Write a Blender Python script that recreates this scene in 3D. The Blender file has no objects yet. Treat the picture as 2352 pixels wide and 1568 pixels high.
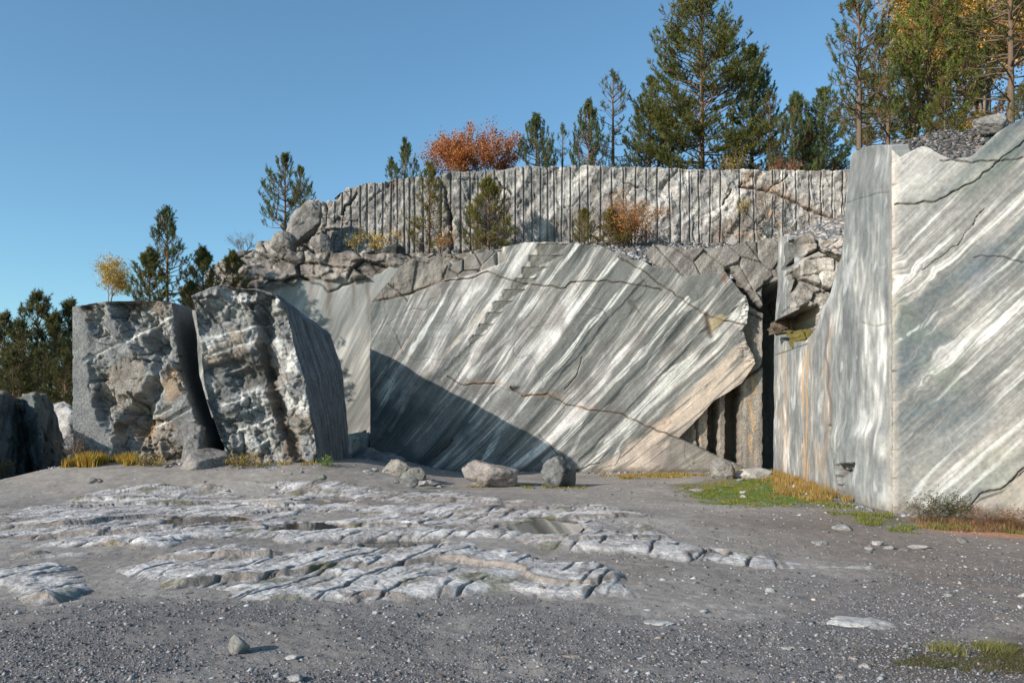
import bpy, bmesh, math, random
import numpy as np
from mathutils import Vector, Matrix
R = math.radians
sc = bpy.context.scene
col = sc.collection
# ---------------- camera ----------------
F, CX, HY, CZ = 1846.0, 1176.0, 985.0, 1.6      # focal length, centre and horizon of a 2352 px wide frame; eye height
cam_d = bpy.data.cameras.new('camera'); cam = bpy.data.objects.new('camera', cam_d); col.objects.link(cam)
cam.location = (0, 0, CZ); cam.rotation_euler = (R(90), 0, 0)
cam_d.sensor_width = 36; cam_d.lens = 36*F/2352; cam_d.shift_y = (HY-784)/2352
cam_d.clip_start = .1; cam_d.clip_end = 3000
sc.camera = cam
# ---------------- sky and sun ----------------
SUN = np.array([-.80, -.60]); SUN /= np.linalg.norm(SUN); ELEV = R(23.5)
w = bpy.data.worlds.new('World'); sc.world = w; w.use_nodes = True
nt = w.node_tree; nt.nodes.clear()
sky = nt.nodes.new('ShaderNodeTexSky'); sky.sky_type = 'NISHITA'; sky.sun_disc = False
sky.sun_elevation = ELEV; sky.sun_rotation = math.atan2(SUN[0], SUN[1]) % (2*math.pi)
sky.air_density = 1.0; sky.dust_density = 0.6; sky.ozone_density = 2.2; sky.altitude = 100
bg = nt.nodes.new('ShaderNodeBackground'); bg.inputs[1].default_value = .080
wo = nt.nodes.new('ShaderNodeOutputWorld')
tn = nt.nodes.new('ShaderNodeVectorMath'); tn.operation = 'MULTIPLY'; tn.inputs[1].default_value = (1.32, 1.74, 1.78)
nt.links.new(sky.outputs[0], tn.inputs[0]); nt.links.new(tn.outputs[0], bg.inputs[0]); nt.links.new(bg.outputs[0], wo.inputs[0])
sl = bpy.data.lights.new('sun', 'SUN'); sl.energy = 5.0; sl.angle = R(.5); sl.color = (1.0, .90, .79)
so = bpy.data.objects.new('sun', sl); col.objects.link(so)
sdir = Vector((SUN[0]*math.cos(ELEV), SUN[1]*math.cos(ELEV), math.sin(ELEV)))
so.rotation_euler = sdir.to_track_quat('Z', 'Y').to_euler(); so.location = (-20, -15, 20)
sc.view_settings.view_transform = 'Standard'; sc.view_settings.look = 'None'
sc.view_settings.exposure = 0.35; sc.view_settings.gamma = 1
sc.cycles.use_denoising = True
sc.cycles.max_bounces = 5; sc.cycles.diffuse_bounces = 3; sc.cycles.glossy_bounces = 2
sc.cycles.transmission_bounces = 2; sc.cycles.transparent_max_bounces = 4
# ---------------- numeric helpers ----------------
def P(px, py, Y): return np.array([(px-CX)*Y/F, Y, CZ+(HY-py)*Y/F])
def GP(px, py, z=0.0):
    Y = F*(CZ-z)/(py-HY); return ((px-CX)*Y/F, Y)
def sm(a, b, x):
    t = np.clip((x-a)/(b-a), 0, 1); return t*t*(3-2*t)
def hsh(ix, iy, iz, k):
    n = (ix.astype(np.int64)*73856093) ^ (iy.astype(np.int64)*19349663) ^ (iz.astype(np.int64)*83492791) ^ (k*2654435)
    n = (n ^ (n >> 13)) * 1274126177 & 0xffffffff
    n = (n ^ (n >> 16)) * 2246822519 & 0xffffffff
    n = n ^ (n >> 15)
    return (n & 0xffffff)/float(0x1000000)
def noise(x, y, z=None, k=0):
    """value-gradient noise, about -1..1"""
    x = np.asarray(x, float); y = np.asarray(y, float)
    fx = np.floor(x); fy = np.floor(y); u = x-fx; v = y-fy
    ix = fx.astype(np.int64); iy = fy.astype(np.int64)
    su = u*u*u*(u*(u*6-15)+10); sv = v*v*v*(v*(v*6-15)+10)
    if z is None:
        o = np.zeros_like(ix); r = 0
        for a in (0, 1):
            for b in (0, 1):
                an = hsh(ix+a, iy+b, o, k)*6.2832
                g = np.cos(an)*(u-a)+np.sin(an)*(v-b)
                r = r + g*(su if a else 1-su)*(sv if b else 1-sv)
        return r*1.5
    z = np.asarray(z, float); fz = np.floor(z); q = z-fz; iz = fz.astype(np.int64); sq = q*q*q*(q*(q*6-15)+10)
    r = 0
    for a in (0, 1):
        for b in (0, 1):
            for c in (0, 1):
                h1 = hsh(ix+a, iy+b, iz+c, k)*6.2832; h2 = hsh(ix+a, iy+b, iz+c, k+77)*2-1
                s = np.sqrt(1-h2*h2)
                g = s*np.cos(h1)*(u-a)+s*np.sin(h1)*(v-b)+h2*(q-c)
                r = r + g*(su if a else 1-su)*(sv if b else 1-sv)*(sq if c else 1-sq)
    return r*1.6
def fbm(x, y, z=None, o=4, k=0, g=.5):
    a, s, r = 1.0, 0.0, 0
    for i in range(o):
        f = 2.0**i
        r = r + a*noise(x*f, y*f, None if z is None else z*f, k+i*13); s += a; a *= g
    return r/s*1.4
def plates(x, y, k=0, z=None):
    """Voronoi cells, each a tilted plane: (height, distance to the border, random id)"""
    x = np.asarray(x, float); y = np.asarray(y, float); fx = np.floor(x).astype(np.int64); fy = np.floor(y).astype(np.int64)
    three = z is not None
    if three: z = np.asarray(z, float); fz = np.floor(z).astype(np.int64)
    else: z = np.zeros_like(x); fz = np.zeros_like(fx)
    d1 = np.full(x.shape, 9e9); d2 = d1.copy(); h = np.zeros_like(x); idn = np.zeros_like(x)
    for a in (-1, 0, 1):
        for b in (-1, 0, 1):
            for c in ((-1, 0, 1) if three else (0,)):
                jx, jy, jz = fx+a, fy+b, fz+c
                cx = jx+hsh(jx, jy, jz, k+1); cy = jy+hsh(jx, jy, jz, k+2)
                cz = jz+hsh(jx, jy, jz, k+6) if three else z
                d = (x-cx)**2+(y-cy)**2+(z-cz)**2
                r0 = hsh(jx, jy, jz, k+3); gx = hsh(jx, jy, jz, k+4)-.5; gy = hsh(jx, jy, jz, k+5)-.5; gz = hsh(jx, jy, jz, k+7)-.5
                hh = (r0-.5)+1.1*(gx*(x-cx)+gy*(y-cy)+gz*(z-cz))
                m = d < d1
                d2 = np.where(m, d1, np.minimum(d2, d)); h = np.where(m, hh, h); idn = np.where(m, r0, idn); d1 = np.where(m, d, d1)
    return h, np.sqrt(d2)-np.sqrt(d1), idn
def tri(x, y, k=0):
    """flat triangular facets between random heights, -1..1: fractured stone"""
    x = np.asarray(x, float); y = np.asarray(y, float); s = (x+y)*.366; a = x+s; b = y+s; i = np.floor(a); j = np.floor(b); u = a-i; v = b-j
    i = i.astype(np.int64); j = j.astype(np.int64); o = np.zeros_like(i); h = lambda di, dj: hsh(i+di, j+dj, o, k)*2-1
    h0, h1, ha, hb = h(0, 0), h(1, 1), h(1, 0), h(0, 1)
    return np.where(u > v, h0+u*(ha-h0)+v*(h1-ha), h0+v*(hb-h0)+u*(h1-hb))
def facets(x, y, k=0, n=4, g=.5, warp=.25):
    wx = warp*noise(x*.9, y*.9, k=k+31); wy = warp*noise(x*.9+7, y*.9, k=k+32); x = x+wx; y = y+wy; o = 0; a = 1.
    for i in range(n):
        t = 1.1*i+.4; c, s = math.cos(t), math.sin(t); f = 2.15**i; o = o+a*tri((x*c-y*s)*f, (x*s+y*c)*f*(1.25 if i % 2 else .8), k+i*7); a *= g
    return o
def sdpoly(x, y, poly):
    """signed distance to a polygon, negative inside"""
    poly = np.asarray(poly, float); n = len(poly); d = np.full(x.shape, 9e9); s = np.zeros(x.shape, bool)
    for i in range(n):
        ax, ay = poly[i]; bx, by = poly[(i+1) % n]; ex, ey = bx-ax, by-ay
        t = np.clip(((x-ax)*ex+(y-ay)*ey)/(ex*ex+ey*ey+1e-12), 0, 1)
        d = np.minimum(d, (x-ax-ex*t)**2+(y-ay-ey*t)**2)
        if ay != by:
            c = ((ay > y) != (by > y)) & (x < (bx-ax)*(y-ay)/(by-ay)+ax); s ^= c
    return np.where(s, -1, 1)*np.sqrt(d)
def dline(x, y, pts):
    """distance to a polyline and the fraction along it"""
    pts = np.asarray(pts, float); d = np.full(x.shape, 9e9); tt = np.zeros(x.shape); n = len(pts)-1
    for i in range(n):
        ax, ay = pts[i]; bx, by = pts[i+1]; ex, ey = bx-ax, by-ay
        t = np.clip(((x-ax)*ex+(y-ay)*ey)/(ex*ex+ey*ey+1e-12), 0, 1)
        q = (x-ax-ex*t)**2+(y-ay-ey*t)**2; m = q < d
        d = np.where(m, q, d); tt = np.where(m, (i+t)/n, tt)
    return np.sqrt(d), tt
def gam(c, g, p=.5): return p*(np.clip(c, 0, 1)/p)**g
def mixc(c, d, m): return c*(1-m[..., None])+np.asarray(d, float)*m[..., None]
def ramp(t, stops):
    xs = [s[0] for s in stops]; return np.stack([np.interp(t, xs, [s[1][i] for s in stops]) for i in range(3)], -1)
# ---------------- mesh helpers ----------------
def mesh(name, V, faces, mat, parent=None, tint=None, smooth=True):
    """faces: list of int arrays, each (n, 3) or (n, 4)"""
    V = np.asarray(V, np.float32); fs = [np.asarray(f, np.int32) for f in faces if len(f)]
    me = bpy.data.meshes.new(name); me.vertices.add(len(V)); me.vertices.foreach_set('co', V.ravel())
    loops = np.concatenate([f.ravel() for f in fs]); cnt = np.concatenate([np.full(len(f), f.shape[1], np.int32) for f in fs])
    st = np.concatenate([[0], np.cumsum(cnt)[:-1]]).astype(np.int32)
    me.loops.add(len(loops)); me.loops.foreach_set('vertex_index', loops)
    me.polygons.add(len(cnt)); me.polygons.foreach_set('loop_start', st); me.polygons.foreach_set('loop_total', cnt)
    me.update(calc_edges=True); me.validate()
    if smooth: me.polygons.foreach_set('use_smooth', np.ones(len(me.polygons), bool))
    if tint is not None: set_tint(me, tint)
    me.materials.append(mat)
    o = bpy.data.objects.new(name, me); col.objects.link(o)
    if parent is not None: o.parent = parent
    return o
def set_tint(me, tint):
    at = me.attributes.new('tint', 'FLOAT_COLOR', 'POINT')
    c = np.ones((len(me.vertices), 4), np.float32); c[:, :3] = np.clip(tint, 0, 1); at.data.foreach_set('color', c.ravel())
def thing(o, label, cat, group=None):
    o['label'] = label; o['category'] = cat
    if group: o['group'] = group
    return o
def struct(o, kind='structure', label=None):
    o['kind'] = kind
    if label: o['label'] = label
    return o
def root(name, loc=(0, 0, 0)):
    o = bpy.data.objects.new(name, None); o.empty_display_size = .3; col.objects.link(o); o.location = loc; return o
# ---------------- materials ----------------
def mat_rock(name, scale=22., bump=.35, dist=.02, var=(.78, 1.18), rough=.85, spec=.25, sub=None):
    m = bpy.data.materials.new(name); m.use_nodes = True; n = m.node_tree; b = n.nodes['Principled BSDF']
    at = n.nodes.new('ShaderNodeAttribute'); at.attribute_name = 'tint'
    tc = n.nodes.new('ShaderNodeTexCoord')
    nz = n.nodes.new('ShaderNodeTexNoise'); nz.inputs['Scale'].default_value = scale; nz.inputs['Detail'].default_value = 7; nz.inputs['Roughness'].default_value = .68
    n.links.new(tc.outputs['Object'], nz.inputs['Vector'])
    mr = n.nodes.new('ShaderNodeMapRange'); mr.inputs[1].default_value = .3; mr.inputs[2].default_value = .7; mr.inputs[3].default_value = var[0]; mr.inputs[4].default_value = var[1]
    n.links.new(nz.outputs[0], mr.inputs[0])
    vm = n.nodes.new('ShaderNodeVectorMath'); vm.operation = 'SCALE'
    n.links.new(at.outputs['Color'], vm.inputs[0]); n.links.new(mr.outputs[0], vm.inputs['Scale']); n.links.new(vm.outputs[0], b.inputs['Base Color'])
    bp = n.nodes.new('ShaderNodeBump'); bp.inputs['Strength'].default_value = bump; bp.inputs['Distance'].default_value = dist
    n.links.new(nz.outputs[0], bp.inputs['Height']); n.links.new(bp.outputs[0], b.inputs['Normal'])
    b.inputs['Roughness'].default_value = rough; b.inputs['Specular IOR Level'].default_value = spec
    return m
def mat_leaf(name, trans=.25, rough=.6):
    m = bpy.data.materials.new(name); m.use_nodes = True; n = m.node_tree; b = n.nodes['Principled BSDF']
    at = n.nodes.new('ShaderNodeAttribute'); at.attribute_name = 'tint'
    n.links.new(at.outputs['Color'], b.inputs['Base Color']); b.inputs['Roughness'].default_value = rough; b.inputs['Specular IOR Level'].default_value = .3
    if trans:
        t = n.nodes.new('ShaderNodeBsdfTranslucent'); n.links.new(at.outputs['Color'], t.inputs[0])
        mx = n.nodes.new('ShaderNodeMixShader'); mx.inputs[0].default_value = trans
        n.links.new(b.outputs[0], mx.inputs[1]); n.links.new(t.outputs[0], mx.inputs[2]); n.links.new(mx.outputs[0], n.nodes['Material Output'].inputs[0])
    return m
M_SAWN = mat_rock('sawn_marble', 17, .5, .02, (.80, 1.17), .7, .3)
M_ROUGH = mat_rock('broken_rock', 17, 1.0, .06, (.52, 1.40), .9, .2)
M_STONE = mat_rock('stone', 14, 1.0, .035, (.62, 1.30), .9, .2)
M_DIRT = mat_rock('dirt', 45, .9, .012, (.66, 1.30), .95, .15)
M_BED = mat_rock('bedrock', 13, 1.0, .045, (.62, 1.24), .85, .2)
M_PEB = mat_rock('pebble', 60, .3, .004, (.85, 1.12), .8, .25)
M_BARK = mat_rock('bark', 30, .8, .02, (.6, 1.3), .95, .1)
M_NEEDLE = mat_leaf('pine_needles', .32, .5)
M_LEAF = mat_leaf('autumn_leaves', .35, .6)
M_GRASS = mat_leaf('grass_blades', .25, .7)
def mat_water():
    m = bpy.data.materials.new('puddle_water'); m.use_nodes = True; n = m.node_tree; b = n.nodes['Principled BSDF']
    b.inputs['Base Color'].default_value = (.055, .052, .047, 1); b.inputs['Roughness'].default_value = .04; b.inputs['Specular IOR Level'].default_value = .5
    nz = n.nodes.new('ShaderNodeTexNoise'); nz.inputs['Scale'].default_value = 9; bp = n.nodes.new('ShaderNodeBump'); bp.inputs['Strength'].default_value = .04; bp.inputs['Distance'].default_value = .01
    n.links.new(nz.outputs[0], bp.inputs['Height']); n.links.new(bp.outputs[0], b.inputs['Normal'])
    return m
M_WATER = mat_water()
# ---------------- a quarry wall: polygon on an upright plane, worked into a relief and given thickness ----------------
def slab(name, A, B, poly, cell, fn, thick=2.0, rough=.03, mat=None, parent=None, steps=(.02, .12, .5, 1.0), jag=None, smooth=True, cellz=None, edge=.05):
    """A, B: two (x, y) points of the plane's foot line, left to right; poly: outline in frame pixels of the design"""
    A = np.array(A, float); B = np.array(B, float); d = (B-A)/np.linalg.norm(B-A); nrm = np.array([d[1], -d[0]])   # towards the viewer
    if nrm @ (-A) < 0: nrm = -nrm
    def unproj(px, py):
        k = (px-CX)/F                                    # X = k Y
        # A + t d = (kY, Y)
        t = (k*A[1]-A[0])/(d[0]-k*d[1]); Y = A[1]+t*d[1]; return t, CZ+(HY-py)*Y/F
    q = np.array([unproj(*p) for p in poly])
    u0, z0 = q.min(0)-.1; u1, z1 = q.max(0)+.1
    cz_ = cellz or cell
    us = np.arange(u0, u1, cell); zs = np.arange(z0, z1, cz_); U, Z = np.meshgrid(us, zs); nu = len(us)
    X = A[0]+U*d[0]; Y = A[1]+U*d[1]
    S = sdpoly(U, Z, q)+rough*fbm(U*1.7, Z*1.7, o=4, k=5)
    if jag is not None: S = S+jag(U, Z)
    ins = S < cell*.5
    e = max(cell, cz_)
    gu = np.gradient(S, us, axis=1); gz = np.gradient(S, zs, axis=0); gl = gu*gu+gz*gz+1e-6
    k = np.where(ins & (S > -cell*.6), S/gl, 0); k = np.clip(k, -cell, cell)
    U2 = U-np.clip(k*gu, -cell*.7, cell*.7); Z2 = Z-np.clip(k*gz, -cz_*.7, cz_*.7)
    idx = np.arange(U.size).reshape(U.shape)
    fq = ins[:-1, :-1] & ins[1:, :-1] & ins[:-1, 1:] & ins[1:, 1:]
    quads = np.stack([idx[:-1, :-1][fq], idx[:-1, 1:][fq], idx[1:, 1:][fq], idx[1:, :-1][fq]], -1)
    used = np.unique(quads); mp = np.full(U.size, -1); mp[used] = np.arange(len(used)); quads = mp[quads]
    u = U2.ravel()[used]; z = Z2.ravel()[used]; s = S.ravel()[used]
    x = A[0]+u*d[0]; y = A[1]+u*d[1]; px = CX+F*x/y; py = HY-F*(z-CZ)/y
    disp, colr = fn(px, py, u, z, s, x, y)
    V = np.stack([x+nrm[0]*disp, y+nrm[1]*disp, z], -1)
    # boundary edges
    E = np.concatenate([quads[:, [0, 1]], quads[:, [1, 2]], quads[:, [2, 3]], quads[:, [3, 0]]]); n = len(V)
    key = np.minimum(E[:, 0], E[:, 1])*n+np.maximum(E[:, 0], E[:, 1]); uq, inv, c = np.unique(key, return_inverse=True, return_counts=True)
    E = E[c[inv] == 1]; bv = np.unique(E); bm = np.full(n, -1); bm[bv] = np.arange(len(bv))
    Vs = [V]; Cs = [colr]; Fs = [quads]; prev = bv.copy(); base = n; pz = V[bv]
    for st in steps:
        off = thick*st; nn = edge*min(1, off*3)*fbm(pz[:, 0]*2.3, pz[:, 2]*2.3, pz[:, 1]*0+off*2, o=3, k=9)
        q2 = pz-np.array([nrm[0], nrm[1], 0])*off
        gu_ = gu.ravel()[used][bv]; gz_ = gz.ravel()[used][bv]; gl_ = np.sqrt(gu_**2+gz_**2)+1e-6
        q2[:, 0] += d[0]*gu_/gl_*nn; q2[:, 1] += d[1]*gu_/gl_*nn; q2[:, 2] += gz_/gl_*nn
        Vs.append(q2); Cs.append(colr[bv]*.9); cur = base+np.arange(len(bv))
        a, b = E[:, 0], E[:, 1]; pa = prev[bm[a]]; pb = prev[bm[b]]; ca = cur[bm[a]]; cb = cur[bm[b]]
        Fs.append(np.stack([pb, pa, ca, cb], -1)); prev = cur; base += len(bv)
    return mesh(name, np.concatenate(Vs), Fs, mat or M_SAWN, parent, np.concatenate(Cs), smooth)
def shape_rock(seed, size=(1, 1, 1), planes=14, sub=5, rough=.04, tint=(.3, .29, .28), tvar=.25, k=3.0, flat=0.0):
    """an angular stone: an icosphere cut by random planes, then weathered. returns V, F, C"""
    rnd = np.random.RandomState(seed); bm = bmesh.new(); bmesh.ops.create_icosphere(bm, subdivisions=sub, radius=1)
    D = np.array([v.co[:] for v in bm.verts]); Fc = np.array([[v.index for v in f.verts] for f in bm.faces]); bm.free()
    D /= np.linalg.norm(D, axis=1)[:, None]
    N = rnd.normal(size=(planes, 3)); N /= np.linalg.norm(N, axis=1)[:, None]; H = rnd.uniform(.56, .84, planes)
    dots = D @ N.T; rr = np.where(dots > .05, H/np.maximum(dots, .05), 9).min(1); rr = np.minimum(rr, 1.05)*1.12
    o = rnd.uniform(0, 50, 3); V = D*rr[:, None]
    nz = fbm(V[:, 0]*k+o[0], V[:, 1]*k+o[1], V[:, 2]*k+o[2], o=4, k=seed % 97)
    pl, pe, _ = plates(V[:, 0]*2.2+o[0], V[:, 1]*2.2, seed % 89, V[:, 2]*2.2); V = V*(1+rough*.5*nz+.05*facets(V[:, 0]*2+V[:, 2], V[:, 1]*2-V[:, 2], seed % 83)+.08*pl-.04*np.exp(-(pe/.06)**2)+.012*fbm(V[:, 0]*12, V[:, 1]*12, V[:, 2]*12, o=2))[:, None]; V = V*np.array(size)
    t = fbm(V[:, 0]*2.2+o[1], V[:, 1]*2.2, V[:, 2]*2.2+o[0], o=4, k=5)
    C = np.asarray(tint)[None]*(.82+tvar*t-.25*np.exp(-(pe/.05)**2))[:, None]
    return V, Fc, C
def remeshed(name, verts, faces, voxel):
    me = bpy.data.meshes.new(name); me.from_pydata([tuple(v) for v in verts], [], faces); me.update()
    bm = bmesh.new(); bm.from_mesh(me); bmesh.ops.recalc_face_normals(bm, faces=bm.faces); bmesh.ops.triangulate(bm, faces=bm.faces); bm.to_mesh(me); bm.free()
    o = bpy.data.objects.new(name, me); col.objects.link(o)
    md = o.modifiers.new('r', 'REMESH'); md.mode = 'VOXEL'; md.voxel_size = voxel; md.adaptivity = 0
    dg = bpy.context.evaluated_depsgraph_get(); ev = o.evaluated_get(dg); m2 = bpy.data.meshes.new_from_object(ev)
    V = np.empty(len(m2.vertices)*3); m2.vertices.foreach_get('co', V); V = V.reshape(-1, 3)
    N = np.empty(len(m2.vertices)*3); m2.vertices.foreach_get('normal', N); N = N.reshape(-1, 3)
    Fc = [np.array([p.vertices[:] for p in m2.polygons if len(p.vertices) == k]) for k in (4, 3)]
    bpy.data.objects.remove(o); bpy.data.meshes.remove(me); bpy.data.meshes.remove(m2)
    return V, N, [f for f in Fc if len(f)]
def loft(front, back, Yf, Yb):
    """front and back outlines (same count) in frame pixels at their own depths; Y may be a list"""
    n = len(front); yf = Yf if hasattr(Yf, '__len__') else [Yf]*n; yb = Yb if hasattr(Yb, '__len__') else [Yb]*n
    V = [P(p[0], p[1], y) for p, y in zip(front, yf)]+[P(p[0], p[1], y) for p, y in zip(back, yb)]
    Fc = [tuple(range(n)), tuple(range(2*n-1, n-1, -1))]+[(i, (i+1) % n, n+(i+1) % n, n+i) for i in range(n)]
    return V, Fc
# ================= the ground =================
def base_h(x, y):
    h = .05*fbm(x*.22, y*.22, o=2, k=31)*sm(0, 8, y)
    X = x
    m = sm(18.5, 23.0, y)*(1-sm(29.5, 34, y))*sm(-15.5, -12.0, X)*(1-sm(-5.2, -1.6, X))   # hump the leaning blocks stand on
    h = h+.62*m
    h = h+.10*np.exp(-((x+3.2)**2/2.0+(y-6.2)**2/1.2))                          # low gravel mound near the viewer
    h = h+3.5*sm(32, 48, y)*sm(-12, -18, X)                                      # rising ground under the far wood
    h = h+1.2*sm(60, 160, y)+.4*sm(9.0, 12, x)*sm(10, 14, y)*(1-sm(14.5, 20, y))*.3
    return h
BED = [[(-40, 1190), (0, 1180), (180, 1145), (300, 1133), (480, 1128), (800, 1128), (1000, 1134), (1200, 1150), (1400, 1156), (1470, 1192), (1560, 1235), (1700, 1270), (1830, 1290), (1985, 1303), (1830, 1312), (1640, 1296), (1460, 1278), (1370, 1268), (1240, 1262), (1150, 1240), (1050, 1236), (900, 1246), (760, 1240), (700, 1252), (560, 1236), (450, 1242), (400, 1262), (330, 1262), (220, 1270), (180, 1262), (100, 1262), (0, 1256), (-80, 1250)],
       [(262, 1312), (300, 1292), (480, 1262), (560, 1255), (640, 1275), (760, 1262), (900, 1250), (1080, 1240), (1180, 1262), (1250, 1285), (1370, 1300), (1450, 1335), (1500, 1362), (1600, 1365), (1710, 1392), (1640, 1397), (1500, 1386), (1400, 1372), (1300, 1372), (1180, 1352), (1080, 1366), (960, 1372), (850, 1378), (760, 1380), (620, 1384), (530, 1374), (470, 1355), (400, 1352), (380, 1330), (320, 1332)],
       [(-60, 1310), (0, 1302), (60, 1292), (130, 1300), (210, 1312), (190, 1335), (130, 1385), (100, 1392), (60, 1372), (0, 1352), (-60, 1350)],
       [(1478, 1408), (1500, 1402), (1530, 1420), (1552, 1440), (1520, 1446), (1480, 1430)],
       [(1880, 1408), (1925, 1402), (1960, 1410), (1975, 1422), (2000, 1418), (2055, 1440), (1985, 1438), (1920, 1422)],
       [(60, 1272), (190, 1268), (230, 1275), (180, 1284), (90, 1290), (0, 1296), (0, 1288)],
       [(1690, 1275), (1760, 1268), (1790, 1285), (1740, 1296), (1690, 1290)]]
def to_ground(poly): return [GP(*p) for p in poly]
BEDW = [to_ground(p) for p in BED]
PUD = [((752, 1152), (46, 8)), ((470, 1196), (78, 9)), ((700, 1213), (85, 9)), ((905, 1248), (100, 8)), ((1255, 1208), (68, 17)), ((880, 1207), (70, 4))]
def puddle_w(p, r):
    (px, py), (rx, ry) = p, r; x, y = GP(px, py); y0 = GP(px, py+ry)[1]; y1 = GP(px, py-ry)[1]
    return x, y, rx*y/F, (y1-y0)/2
PUDW = [puddle_w(*q) for q in PUD]
def basin(x, y):
    b = np.zeros_like(x)
    for cx, cy, rx, ry in PUDW:
        dx = (x-cx)/rx; dy = (y-cy)/ry; r = np.sqrt(dx*dx+dy*dy)+.35*fbm(x*1.6, y*1.6, o=3, k=71)
        b = np.maximum(b, 1-sm(.75, 1.45, r))
    return b
def bed_sd(x, y):
    s = np.full(x.shape, 99.)
    for p in BEDW: s = np.minimum(s, sdpoly(x, y, p))
    return s
def gravel_h(x, y):
    near = 1-sm(20, 40, y)
    h = base_h(x, y)+near*(.020*fbm(x*1.1, y*1.1, o=4, k=41)+.007*fbm(x*7, y*7, o=3, k=43)*(1-sm(14, 24, y)))
    return h-.14*basin(x, y)
def bed_h(x, y):
    s = bed_sd(x, y)*14/np.maximum(y, 5); inside = sm(.15, -.60, s-.24+.34*fbm(x*1.5, y*.9, o=5, k=51))
    a = math.atan2(1, .30); ca, sa = math.cos(a), math.sin(a)
    u = x*ca+y*sa+.12*fbm(x*.8, y*.8, o=2, k=3); v = -x*sa+y*ca
    v = v+.10*fbm(x*.7, y*.7, o=3, k=8)
    p1, e1, _ = plates(u/1.5, v/.62, 61); p2, e2, _ = plates(u/.55, v/.24, 62)
    h = base_h(x, y)-.045+inside*.062+inside*(.024*p1+.012*p2+.030*facets(u*.9, v*.9, 54, 4)+.02*fbm(x*.5, y*.6, o=2, k=52)+.012*fbm(x*9, y*7, o=3, k=59))
    # bedding steps that face the viewer
    q = y*.45-x*.08+.8*fbm(x*.35, y*.35, o=3, k=56); fr = q-np.floor(q); h = h+inside*.050*(sm(0, .05, fr)-fr)*(1+.9*fbm(x*.5, y*.5, o=2, k=60))
    on = sm(.05, .25, fbm(u*.35, v*1.3, o=2, k=57)+.12)
    h = h-.02*np.exp(-(e1/.02)**2)*on-.010*np.exp(-(e2/.05)**2)*sm(.0, .3, fbm(u*.9, v*.9, o=2, k=58))
    slit = np.zeros_like(x)
    # open joints, long slits running away to the right
    for i in range(3):
        jx = v/(.33+.17*i)+.15*noise(u*.6, v*.3, k=90+i); jf = np.abs(jx-np.round(jx))*(.33+.17*i); cell = np.round(jx)
        seg = noise(u*.85+cell*7.3, cell*3.1, k=92+i)
        h = h-(.045+.045*(i == 2))*np.exp(-(jf/.015)**2)*sm(.10, .28, seg)*inside; slit = np.maximum(slit, np.exp(-(jf/.020)**2)*sm(.10, .28, seg))
    b = basin(x, y)
    h = h-.12*b*sm(.3, .8, inside)
    return h, inside, e1, slit, b, u, v
def fan(Ys, s, nout=26, smax=1.35):
    out = s+(smax-s)*(np.arange(1, nout+1)/nout)**1.6
    return out
# graded sheet: rows get coarser away from the viewer
Ys = [-4.0]
while Ys[-1] < 420:
    y = Ys[-1]
    Ys.append(y+(.25 if y < 4 else min(3.2e-4*y*y, .11) if y < 26 else .11*(1.13**((y-26)/1.0) if y < 60 else 60)))
    if Ys[-1] > 60: Ys[-1] = max(Ys[-1], y*1.12)
Ys = np.array(Ys)
inn = np.linspace(-.66, .66, 760); outp = fan(Ys, .66); ss = np.concatenate([-outp[::-1], inn, outp])
def sheet(Ys, ss, off=1.0):
    Yg, Sg = np.meshgrid(Ys, ss, indexing='ij'); Xg = Sg*(np.maximum(Yg, 4)+off)
    n, m = Yg.shape; i = np.arange(n*m).reshape(n, m)
    q = np.stack([i[:-1, :-1], i[:-1, 1:], i[1:, 1:], i[1:, :-1]], -1).reshape(-1, 4)
    return Xg.ravel(), Yg.ravel(), q
gx, gy, gq = sheet(Ys, ss); gz = gravel_h(gx, gy)
gpy = HY+F*(CZ-gz)/np.maximum(gy, .5); gpx = CX+F*gx/np.maximum(gy, .5)
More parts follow.
